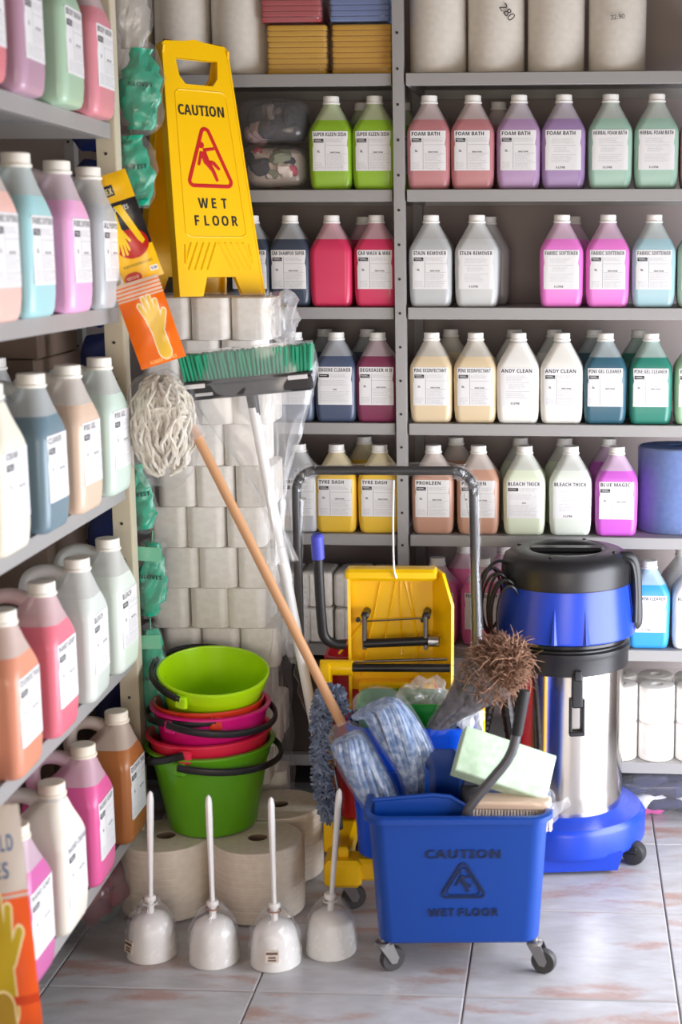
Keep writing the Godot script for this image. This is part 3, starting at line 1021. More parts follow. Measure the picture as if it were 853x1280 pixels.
func leaf_panel(front: bool) -> MB:
	var m := MB.new()
	var hb := 0.134
	var ht := 0.101
	var H := 0.665
	var t := 0.006
	var hw := func(y: float) -> float:
		return lerpf(hb, ht, y / H)
	# body between the foot cut-out and the grip hole
	m.prism(PackedVector2Array([Vector2(-hw.call(0.05), 0.05), Vector2(hw.call(0.05), 0.05), Vector2(hw.call(0.555), 0.555), Vector2(-hw.call(0.555), 0.555)]), -t, t)
	m.prism(PackedVector2Array([Vector2(-hb, 0), Vector2(-0.062, 0), Vector2(-0.044, 0.05), Vector2(-hw.call(0.05), 0.05)]), -t, t)
	m.prism(PackedVector2Array([Vector2(hb, 0), Vector2(0.062, 0), Vector2(0.044, 0.05), Vector2(hw.call(0.05), 0.05)]), -t, t)
	# grip frame round the hole
	m.prism(PackedVector2Array([Vector2(-hw.call(0.555), 0.555), Vector2(-0.042, 0.555), Vector2(-0.058, 0.575), Vector2(-0.064, 0.622), Vector2(-hw.call(0.622), 0.622)]), -t, t)
	m.prism(PackedVector2Array([Vector2(hw.call(0.555), 0.555), Vector2(0.042, 0.555), Vector2(0.058, 0.575), Vector2(0.064, 0.622), Vector2(hw.call(0.622), 0.622)]), -t, t)
	m.prism(PackedVector2Array([Vector2(-hw.call(0.622), 0.622), Vector2(hw.call(0.622), 0.622), Vector2(ht, 0.655), Vector2(ht - 0.01, 0.663), Vector2(0.03, 0.668), Vector2(0, 0.674), Vector2(-0.03, 0.668), Vector2(-ht + 0.01, 0.663), Vector2(-ht, 0.655)]), -t, t)
	# rims along both edges turned back
	for s in [-1.0, 1.0]:
		m.prism(PackedVector2Array([Vector2(s * hb, 0), Vector2(s * (hb - 0.006), 0), Vector2(s * (ht - 0.006), 0.655), Vector2(s * ht, 0.655)]), -0.022, t + 0.001)
	return m

func warning_sign() -> void:
	var yellow := mat("sign_yellow", Color8(250, 196, 0), 0.34)
	var black := mat("sign_black", Color8(30, 28, 26), 0.6)
	var red := mat("sign_red", Color8(196, 22, 18), 0.5)
	var o := thing("floor_sign", "yellow folding warning sign standing on the toilet roll stack", "floor sign", Vector3(-0.903, 1.6165, -4.17), 0.80)
	o.position.y += 0.004
	o.scale = Vector3(1.04, 1.022, 1.022)
	var lean := deg_to_rad(8.4)
	var f := part(o, "front_panel", leaf_panel(true), yellow, Transform3D(Basis(Vector3.RIGHT, -lean), Vector3(0, 0.0, 0.1)))
	part(o, "rear_panel", leaf_panel(false), yellow, Transform3D(Basis(Vector3.UP, PI) * Basis(Vector3.RIGHT, -lean), Vector3(0, 0.0, -0.1)))
	var hinge := MB.new()
	for x in [-0.075, 0.075]:
		hinge.x = Transform3D(Basis(Vector3.FORWARD, PI / 2), Vector3(x, 0.655, 0))
		hinge.lathe([[0.0065, -0.012], [0.0065, 0.012]], 12)
	part(o, "hinge", hinge, mat("hinge_brown", Color8(150, 84, 10), 0.5))
	# a raised border, ribs and the foot's chevrons
	var b := MB.new()
	b.tube([Vector3(-0.094, 0.165, 0.006), Vector3(-0.078, 0.53, 0.006)], 0.0018, 6)
	b.tube([Vector3(0.094, 0.165, 0.006), Vector3(0.078, 0.53, 0.006)], 0.0018, 6)
	b.tube([Vector3(-0.094, 0.165, 0.006), Vector3(-0.08, 0.156, 0.006), Vector3(0.08, 0.156, 0.006), Vector3(0.094, 0.165, 0.006)], 0.0018, 6)
	b.tube([Vector3(-0.078, 0.53, 0.006), Vector3(-0.066, 0.54, 0.006), Vector3(0.066, 0.54, 0.006), Vector3(0.078, 0.53, 0.006)], 0.0018, 6)
	part(f, "raised_border", b, yellow)
	for k in 6:
		for s in [-1.0, 1.0]:
			var rib := MB.new()
			var x0: float = s * (0.004 + 0.019 * k)
			var x1: float = clampf(x0 + s * 0.036, -0.105, 0.105)
			rib.tube([Vector3(x0, 0.14 if k < 5 else 0.135, 0.0055), Vector3(x1, 0.068 if k < 4 else 0.085, 0.0055)], 0.0036, 6)
			part(f, "chevron_rib", rib, yellow)
	lettering(f, "CAUTION", 0.027, Transform3D(Basis.IDENTITY, Vector3(-0.004, 0.487, 0.0065)), black, "lettering", 700, 0.0012, 0.86)
	for row in [["WET", 0.244, 0.032], ["FLOOR", 0.198, 0.029]]:
		for i in row[0].length():
			lettering(f, row[0][i], 0.0265, Transform3D(Basis.IDENTITY, Vector3(0.002 + row[2] * (i - (row[0].length() - 1) / 2.0), row[1], 0.0065)), black, "letter", 700, 0.0012, 0.9)
	# red triangle with a slipping figure
	var t := MB.new()
	var path := []
	for c in [[Vector2(0.0, 0.428), 90.0], [Vector2(-0.052, 0.302), 210.0], [Vector2(0.052, 0.302), 330.0]]:
		for q in 7:
			var g: float = deg_to_rad(c[1] - 60 + 120.0 * q / 6)
			path.append(Vector3(c[0].x + 0.012 * cos(g), c[0].y + 0.012 * sin(g), 0.0065))
	t.tube(path, 0.0058, 6, true, -0.2)
	part(f, "warning_triangle", t, red)
	var p := MB.new()
	p.x = Transform3D(Basis(Vector3.RIGHT, PI / 2), Vector3(-0.017, 0.397, 0.0065))
	p.lathe([[0.0088, -0.0006], [0.0088, 0.001]], 16)
	p.x = Transform3D.IDENTITY
	var limbs := [[[-0.014, 0.38], [-0.004, 0.35], 0.0105, 0.0095], [[-0.004, 0.352], [0.012, 0.33], 0.0085, 0.006], [[0.012, 0.33], [0.022, 0.303], 0.006, 0.0045], [[-0.002, 0.35], [0.014, 0.352], 0.0075, 0.006], [[0.014, 0.352], [0.032, 0.334], 0.006, 0.0042], [[-0.012, 0.384], [0.022, 0.389], 0.005, 0.004], [[-0.018, 0.38], [-0.031, 0.344], 0.005, 0.004]]
	for l in limbs:
		p.tube([Vector3(l[0][0], l[0][1], 0.0065), Vector3(l[1][0], l[1][1], 0.0065)], [l[2], l[3]], 8, false, -0.15)
	part(f, "slipping_figure", p, red)

func broom() -> void:
	var o := thing("push_broom", "green bristled broom in a clear bag, standing head up on a white handle", "broom", Vector3.ZERO)
	var green := mat("bristle_green", Color8(30, 156, 116), 0.6)
	var black := mat("broom_block", Color8(34, 34, 38), 0.45)
	# head axis from left to right, tipped a little
	var a := Vector3(-0.868, 1.405, -3.80)
	var b := Vector3(-0.545, 1.435, -3.80)
	var ax := (b - a).normalized()
	var up := Vector3(-0.09, 1, 0).normalized()
	var head := frame(ax, up, (a + b) / 2)
	var m := MB.new()
	m.box(Vector3(0, -0.022, 0), Vector3(0.325, 0.04, 0.052), 0.006, 0.012)
	m.box(Vector3(0, 0.002, 0), Vector3(0.33, 0.01, 0.056), 0.003, 0.01)
	part(o, "block", m, black, head)
	m = MB.new()
	m.x = head
	rng.seed = 15
	for i in 33:
		for j in 4:
			var s := -0.158 + 0.316 * i / 32.0
			var z := -0.02 + 0.0133 * j
			var base := Vector3(s, 0.004, z)
			for k in 2:
				var tip := Vector3(s * 1.055 + rng.randf_range(-0.004, 0.004), 0.074 + rng.randf_range(-0.004, 0.003), z * 1.5 + rng.randf_range(-0.005, 0.005))
				m.tube([base, base.lerp(tip, 0.55) + Vector3(0, 0, 0.001), tip], [0.0034, 0.0037, 0.0034], 5)
	var br := part(o, "bristles", m, green)
	br.set_meta("kind", "stuff")
	for x in [-0.135, 0.128]:
		m = MB.new()
		m.box(Vector3(x, -0.006, 0.027), Vector3(0.05, 0.011, 0.002), 0.0006)
		part(o, "sticker", m, mat("sticker_white", Color8(226, 224, 222), 0.5), head)
	m = MB.new()
	m.box(Vector3(-0.115, -0.028, 0.027), Vector3(0.045, 0.008, 0.002), 0.0006)
	part(o, "sticker", m, mat("sticker_grey", Color8(190, 190, 192), 0.5), head)
	var top := Vector3(-0.705, 1.388, -3.80)
	var foot := Vector3(-0.505, 0.015, -3.93)
	m = MB.new()
	m.tube([top + Vector3(0, 0.02, 0), top.lerp(foot, 0.06)], [0.017, 0.013], 12)
	part(o, "socket", m, black)
	m = MB.new()
	m.tube([top.lerp(foot, 0.03), foot], 0.0142, 12)
	part(o, "handle", m, mat("handle_white", Color8(236, 236, 232), 0.35))
	m = MB.new()
	m.tube([top.lerp(foot, 0.30), top.lerp(foot, 0.37)], 0.0165, 12)
	part(o, "collar", m, mat("handle_white", Color.WHITE))
	# the bag: wide over the head, gathered round the handle
	var n := noise(33, 9.0, 4)
	m = MB.new()
	var rings := []
	var tie := top.lerp(foot, 0.27)
	for k in 15:
		var f := k / 14.0
		var c := (head.origin + up * 0.082).lerp(tie, f)
		var w := lerpf(0.175, 0.017, pow(smoothstep(0.12, 1.0, f), 0.8))
		var d := lerpf(0.04, 0.017, smoothstep(0.2, 1.0, f))
		var ring := PackedVector3Array()
		for i in 30:
			var g := TAU * i / 30
			var q := ax * w * cos(g) + Vector3(0, 0, 1) * d * sin(g)
			var pleat := sin(g * 9 + n.get_noise_1d(f * 9) * 4) * 0.006 * f + n.get_noise_3d(q.x * 5, f * 3, q.z * 5) * 0.012
			ring.append(c + q + q.normalized() * pleat)
		rings.append(ring)
	var frill := PackedVector3Array()
	for i in 30:
		var g := TAU * i / 30
		frill.append(top.lerp(foot, 0.33) + (ax * cos(g) + Vector3(0, 0, 1) * sin(g)) * (0.034 + 0.012 * sin(g * 7)))
	rings.append(frill)
	m.loft(rings, true, false)
	part(o, "plastic_bag", m, clear("broom_film", Color8(240, 242, 244), 0.13, 0.14), Transform3D.IDENTITY, 70)

func mop() -> void:
	var o := thing("string_mop", "white string mop leaning with its head up and a wooden handle", "mop", Vector3.ZERO)
	var wood := mat("mop_wood", Color8(206, 156, 112), 0.5)
	var top := Vector3(-0.855, 1.315, -3.76)
	var foot := Vector3(-0.462, 0.56, -3.62)
	var d := (foot - top).normalized()
	var m := MB.new()
	m.tube([top, foot], 0.0125, 14)
	part(o, "handle", m, wood)
	# yarn: loops from the clamp up and over, hanging down
	rng.seed = 23
	m = MB.new()
	var mid := top + Vector3(-0.068, -0.012, 0.0)
	for i in 230:
		var phi := rng.randf() * TAU
		var full := rng.randf_range(0.62, 1.0)
		var swirl := rng.randf_range(-1.2, 1.2)
		var from := rng.randf_range(0.12, 0.5)
		var to := rng.randf_range(2.3, 2.95)
		var w := []
		for k in 13:
			var q := lerpf(from, to, k / 12.0)
			var a := phi + swirl * k / 12.0
			var p := mid + Vector3(0.082 * sin(q) * cos(a), 0.132 * cos(q), 0.07 * sin(q) * sin(a)) * full
			p += Vector3(sin(k * 1.9 + i), 0.5 * cos(k * 1.3 + i * 2.0), sin(k * 1.1 + i * 3.0)) * 0.006
			w.append(p)
		m.tube(w, 0.0046, 5)
	for i in 30:
		var w := []
		var e := mid + Vector3(rng.randf_range(-0.03, 0.04), rng.randf_range(-0.02, 0.08), rng.randf_range(-0.01, 0.06))
		w = curve([top + Vector3(0.004, 0.0, 0.0), top.lerp(e, 0.5) + Vector3(0.01, 0.02, 0.02), e], 4)
		m.tube(w, 0.0046, 5)
	var y := part(o, "yarn", m, paper_texture("mop_yarn", Color8(196, 188, 170), Color8(226, 219, 204), 0.95))
	y.set_meta("kind", "stuff")
	m = MB.new()
	m.blob(top + Vector3(-0.07, -0.02, 0), Vector3(0.095, 0.15, 0.085), noise(24, 12.0), 0.02, 0.85, 34, 20)
	part(o, "plastic_bag", m, film(), Transform3D.IDENTITY, 70)
	m = MB.new()
	m.tube([top - d * 0.03, top + d * 0.02, top + d * 0.05], [0.028, 0.02, 0.024], 12)
	part(o, "bag_neck", m, thick_film())


# ---------------------------------------------------------------- hanging packs
func pack_sheet(w: float, h: float, thick: float, seed_: int, amp: float) -> MB:
	# a soft flat pack: its front carries texture coordinates; x across, y up from its lower edge, z forward
	var m := MB.new()
	var n := noise(seed_, 12.0)
	var nx := 8
	var ny := 14
	var pt := func(i: int, j: int, s: float) -> Vector3:
		var u := float(i) / nx
		var v := float(j) / ny
		var edge := sqrt(clampf(4 * u * (1 - u), 0, 1)) * sqrt(clampf(6 * v * (1 - v), 0, 1))
		return Vector3((u - 0.5) * w, v * h, s * thick * minf(edge, 1.0) + n.get_noise_2d(u * w, v * h) * amp)
	for i in nx:
		for j in ny:
			var uv := func(a: int, b: int) -> Vector2:
				return Vector2(float(a) / nx, 1.0 - float(b) / ny)
			m.quad(pt.call(i, j, 1), pt.call(i + 1, j, 1), pt.call(i + 1, j + 1, 1), pt.call(i, j + 1, 1), uv.call(i, j), uv.call(i + 1, j), uv.call(i + 1, j + 1), uv.call(i, j + 1))
			m.quad(pt.call(i + 1, j, -1), pt.call(i, j, -1), pt.call(i, j + 1, -1), pt.call(i + 1, j + 1, -1), Vector2(0.02, 0.98), Vector2(0.03, 0.98), Vector2(0.03, 0.97), Vector2(0.02, 0.97))
	return m

func printed(im: Image, rough := 0.25) -> StandardMaterial3D:
	var m := StandardMaterial3D.new()
	m.resource_name = "printed_pack"
	m.albedo_texture = ImageTexture.create_from_image(im)
	m.roughness = rough
	return m

func fill_poly(im: Image, poly: PackedVector2Array, c: Color) -> void:
	var r := Rect2(poly[0], Vector2.ZERO)
	for p in poly:
		r = r.expand(p)
	for y in range(maxi(0, int(r.position.y)), mini(im.get_height(), int(r.end.y) + 1)):
		for x in range(maxi(0, int(r.position.x)), mini(im.get_width(), int(r.end.x) + 1)):
			if Geometry2D.is_point_in_polygon(Vector2(x, y), poly):
				im.set_pixel(x, y, c)

func stroke(im: Image, a: Vector2, b: Vector2, ra: float, rb: float, c: Color) -> void:
	var n := int(a.distance_to(b)) + 1
	for i in n + 1:
		var f := float(i) / n
		var p := a.lerp(b, f)
		var r := lerpf(ra, rb, f)
		for y in range(int(p.y - r), int(p.y + r) + 1):
			for x in range(int(p.x - r), int(p.x + r) + 1):
				if x >= 0 and y >= 0 and x < im.get_width() and y < im.get_height() and Vector2(x, y).distance_to(p) <= r:
					im.set_pixel(x, y, c)

func glove_picture(im: Image, o: Vector2, s: float, c: Color, up := true, grow := 0.0) -> void:
	# the printed picture of a rubber glove: cuff, palm, four fingers and a thumb
	var k := -1.0 if up else 1.0
	var P := func(x: float, y: float) -> Vector2:
		return o + Vector2(x, y * k) * s
	stroke(im, P.call(0, 0), P.call(0, 0.42), 0.17 * s + grow, 0.16 * s + grow, c)
	stroke(im, P.call(0, 0.42), P.call(-0.02, 0.66), 0.16 * s + grow, 0.19 * s + grow, c)
	var tips := [[-0.15, 0.7, -0.27, 1.0], [-0.06, 0.74, -0.12, 1.12], [0.05, 0.74, 0.04, 1.13], [0.13, 0.7, 0.18, 1.02]]
	for t in tips:
		stroke(im, P.call(t[0], t[1]), P.call(t[2], t[3]), 0.06 * s + grow, 0.045 * s + grow, c)
	stroke(im, P.call(0.14, 0.5), P.call(0.32, 0.78), 0.07 * s + grow, 0.05 * s + grow, c)

func hanging_packs() -> void:
	# yellow and black glove pack
	var im := Image.create(160, 300, false, Image.FORMAT_RGB8)
	im.fill(Color8(246, 190, 6))
	im.fill_rect(Rect2i(0, 78, 160, 130), Color8(28, 26, 30))
	im.fill_rect(Rect2i(16, 30, 74, 30), Color8(28, 26, 30))
	write(im, "NITEX", 20, 55, 24, Color8(238, 220, 150), 700, 1.0, 64)
	write(im, "GLOVES", 60, 104, 17, Color8(236, 232, 224), 700, 1.0, 80)
	for y in range(150, 240):
		for x in 160:
			if pow((x - 84) / 66.0, 2) + pow((y - 196) / 40.0, 2) < 1.0:
				im.set_pixel(x, y, Color8(190, 26, 14))
	fill_poly(im, PackedVector2Array([Vector2(66, 88), Vector2(98, 88), Vector2(138, 196), Vector2(124, 204), Vector2(112, 190)]), Color8(250, 206, 20))
	glove_picture(im, Vector2(50, 110), 96, Color8(250, 206, 20), false)
	im.fill_rect(Rect2i(0, 242, 160, 58), Color8(246, 190, 6))
	write(im, "RUBBER HOUSEHOLD GLOVES", 20, 256, 9, Color8(60, 50, 20), 400, 1.0, 120)
	for y in range(262, 300):
		for x in 90:
			if pow((x - 42) / 36.0, 2) + pow((y - 284) / 15.0, 2) < 1.0:
				im.set_pixel(x, y, Color8(196, 58, 34))
	write(im, "MEDIUM", 16, 289, 12, Color8(244, 226, 206), 700, 1.0, 52)
	im.fill_rect(Rect2i(118, 268, 30, 14), Color8(240, 240, 240))
	write(im, "15.90", 120, 279, 10, Color8(40, 40, 40), 700, 1.0, 26)
	var o := thing("glove_pack", "yellow and black rubber glove pack hanging at the side rack's post", "glove pack", Vector3(-0.945, 1.669, -3.72))
	o.rotation = Vector3(0, 0.12, 0.32)
	part(o, "packet", pack_sheet(0.1, 0.268, 0.007, 3, 0.005), printed(im))
	# orange glove pack
	im = Image.create(180, 250, false, Image.FORMAT_RGB8)
	im.fill(Color8(244, 110, 6))
	im.fill_rect(Rect2i(0, 0, 180, 52), Color8(226, 196, 170))
	for k in 4:
		im.fill_rect(Rect2i(0, 10 + 11 * k, 180, 4), Color8(236, 108, 30))
	glove_picture(im, Vector2(112, 214), 140, Color8(250, 232, 190), true, 4.0)
	glove_picture(im, Vector2(112, 214), 140, Color8(238, 190, 58), true)
	write(im, "RUBBER GLOVES", 40, 244, 14, Color8(252, 196, 130), 700, 1.0, 120)
	o = thing("glove_pack", "orange rubber glove pack with a yellow glove hanging below the yellow pack", "glove pack", Vector3(-0.900, 1.466, -3.70))
	o.rotation = Vector3(0, 0.12, 0.30)
	part(o, "packet", pack_sheet(0.115, 0.212, 0.008, 5, 0.005), printed(im))
	# big orange pack near the end of the side rack
	im = Image.create(256, 512, false, Image.FORMAT_RGB8)
	im.fill(Color8(236, 92, 30))
	im.fill_rect(Rect2i(0, 0, 256, 190), Color8(206, 196, 186))
	write(im, "HOUSEHOLD", 8, 92, 46, Color8(66, 96, 142), 700, 1.0, 222)
	write(im, "GLOVES", 36, 148, 46, Color8(66, 96, 142), 700, 1.0, 190)
	im.fill_rect(Rect2i(0, 178, 256, 5), Color8(232, 96, 40))
	im.fill_rect(Rect2i(0, 190, 256, 6), Color8(232, 96, 40))
	glove_picture(im, Vector2(150, 424), 210, Color8(244, 222, 170), true, 6.0)
	glove_picture(im, Vector2(150, 424), 210, Color8(192, 164, 20), true)
	im.fill_rect(Rect2i(0, 396, 256, 20), Color8(206, 66, 22))
	glove_picture(im, Vector2(140, 420), 200, Color8(244, 222, 170), false, 6.0)
	glove_picture(im, Vector2(140, 420), 200, Color8(176, 140, 40), false)
	o = thing("glove_pack", "large orange household glove pack hanging at the open end of the side rack", "glove pack", Vector3(-0.962, 0.275, -2.55))
	o.rotation = Vector3(0, 0.1, 0.05)
	part(o, "packet", pack_sheet(0.14, 0.475, 0.012, 7, 0.007), printed(im, 0.3))
	var h := MB.new()
	h.tube([Vector3(0, 0.47, 0), Vector3(0.01, 0.49, 0.0), Vector3(0.018, 0.52, 0.0)], 0.002, 6)
	part(o, "string", h, mat("string_white", Color8(226, 224, 220), 0.7))
	# green apron and glove packs strung one below another beside the post
	var green := mat("green_plastic", Color8(0, 158, 122), 0.25)
	var pale := mat("green_card", Color8(120, 196, 160), 0.6)
	var black := mat("print_black", Color8(22, 22, 26), 0.6)
	var strings := [
		[Vector3(-1.045, 1.855, -3.9), 0.094, 0.175, "green plastic pack hanging high beside the post", "HARVEST"],
		[Vector3(-1.030, 2.045, -3.9), 0.1, 0.2, "green plastic pack hanging just under the clear one", "GLOVES"],
		[Vector3(-1.040, 2.245, -3.9), 0.088, 0.25, "clear plastic pack hanging highest beside the post", "HARVEST"],
		[Vector3(-1.065, 1.01, -3.9), 0.075, 0.175, "green plastic pack hanging below the mop head", "HARVEST"],
		[Vector3(-1.055, 0.775, -3.9), 0.075, 0.2, "green plastic pack with a pale card below the mop head", "GLOVES"],
		[Vector3(-1.048, 0.445, -3.9), 0.069, 0.29, "long green plastic pack hanging lowest beside the post", "HARVEST"],
	]
	for k in strings.size():
		var e: Array = strings[k]
		o = thing("hanging_pack", e[3], "hanging pack", e[0] + Vector3(0.045, 0, 0))
		o.rotation.z = [0.06, -0.05, 0.02, 0.12, -0.06, 0.03][k]
		var m := MB.new()
		var n := noise(90 + k, 13.0, 4)
		var rings := []
		for j in 15:
			var f := j / 14.0
			var ring := PackedVector3Array()
			var w: float = e[1] * (0.30 + 0.22 * sin(PI * clampf(f * 1.1, 0, 1)))
			for i in 20:
				var g := TAU * i / 20
				var p := Vector3(w * cos(g), f * e[2], -0.016 * sin(g))
				p += Vector3(cos(g), 0, -sin(g)) * n.get_noise_3d(p.x * 2, p.y * 2, p.z * 2) * 0.02
				ring.append(p)
			rings.append(ring)
		m.loft(rings)
		part(o, "packet", m, green if k != 2 else clear("pack_film", Color8(206, 204, 196), 0.35, 0.2), Transform3D.IDENTITY, 60)
		lettering(o, e[4], 0.011, Transform3D(Basis.IDENTITY, Vector3(0.004, e[2] * 0.55, 0.027)), black, "printed_name", 700, 0.001, 1.1)
		m = MB.new()
		m.blob(Vector3(0, e[2] * 0.5, 0), Vector3(e[1] * 0.6, e[2] * 0.56, 0.03), noise(100 + k, 20.0), 0.014, 0.8, 26, 16)
		part(o, "plastic_bag", m, film(), Transform3D.IDENTITY, 30)
		if k == 4 or k == 5:
			m = MB.new()
			m.box(Vector3(0.0, e[2] * (0.86 if k == 4 else 0.9), 0.026), Vector3(0.064, 0.038, 0.002), 0.0005)
			part(o, "card", m, pale)
		m = MB.new()
		m.tube([Vector3(0, e[2], 0), Vector3(0, e[2] + 0.03, -0.004)], 0.0015, 5)
		part(o, "tie", m, pale)
	# dark blue bags hanging behind the post
	for k in 5:
		o = thing("hanging_pack", "dark blue plastic pack hanging behind the cream post", "hanging pack", Vector3(-1.135 + 0.004 * (k % 2), 0.20 + 0.45 * k, -3.98), 0, "dark blue packs behind the cream post")
		var m := MB.new()
		m.blob(Vector3(0, 0.21, 0), Vector3(0.06, 0.215, 0.02), noise(120 + k, 14.0), 0.012, 0.5, 24, 16)
		part(o, "packet", m, mat("blue_plastic", Color8(20, 36, 92), 0.3))
	# cartons standing behind the side rack
	var card := mat("brown_carton", Color8(128, 108, 94), 0.85)
	var heights := [0.5, 0.46, 0.5, 0.46]
	var y := 0.0
	for k in 4:
		o = thing("carton", ["brown carton at the bottom of the pile behind the side rack", "brown carton second from the floor behind the side rack", "brown carton third from the floor behind the side rack", "brown carton topmost of the pile behind the side rack"][k], "carton", Vector3(-1.5, y, -4.1), 0.05 * (k % 2))
		var m := MB.new()
		m.box(Vector3(0, heights[k] / 2, 0), Vector3(0.42, heights[k] - 0.002, 0.42), 0.004)
		part(o, "box", m, card)
		m = MB.new()
		m.box(Vector3(0, heights[k] / 2, 0.2108), Vector3(0.05, heights[k] - 0.02, 0.001))
		part(o, "tape", m, mat("tape", Color8(130, 110, 84), 0.3))
		y += heights[k]


# ---------------------------------------------------------------- buckets on the paper rolls, toilet brushes
func pail(called: String, label: String, at: Vector3, tilt: Vector3, r0: float, r1: float, h: float, color: Color, handle_turn: float, handle_drop: float, lip := 0.012) -> Node3D:
	var o := thing(called, label, "bucket", at)
	o.rotation = tilt
	var m := MB.new()
	var t := 0.003
	m.hollow([[0.0005, 0.0], [r0 - 0.006, 0.0], [r0, 0.006], [lerpf(r0, r1, 0.82), h * 0.82], [lerpf(r0, r1, 0.83) + 0.004, h * 0.825], [r1 + 0.004, h - 0.006], [r1 + lip, h - 0.005], [r1 + lip, h], [r1 + 0.001, h + 0.001], [r1 - t, h - 0.003], [lerpf(r0, r1, 0.1) - t, 0.012], [0.0005, 0.008]], 48)
	var p := mat(called + color.to_html(false), color, 0.28)
	var body := part(o, "body", m, p)
	var black := mat("bail_black", Color8(26, 25, 27), 0.4)
	# ears and the bail handle lying over the rim
	var ax := Vector3(cos(handle_turn), 0, sin(handle_turn))
	var side := Vector3(-sin(handle_turn), 0, cos(handle_turn))
	var R := r1 + lip + 0.006
	for s in [-1.0, 1.0]:
		var e := MB.new()
		e.x = frame(side, Vector3.UP, ax * s * (r1 + 0.008) + Vector3(0, h - 0.028, 0))
		e.box(Vector3.ZERO, Vector3(0.036, 0.036, 0.018), 0.005, 0.012)
		part(body, "ear", e, p)
	var b := MB.new()
	var path := []
	for k in 25:
		var g := PI * k / 24.0
		path.append(ax * R * cos(g) + (side * cos(handle_drop) + Vector3(0, -sin(handle_drop), 0)) * (R + 0.012) * sin(g) + Vector3(0, h - 0.02, 0))
	b.tube(path, 0.0105, 8, false, -0.6)
	part(o, "bail_handle", b, black)
	return o

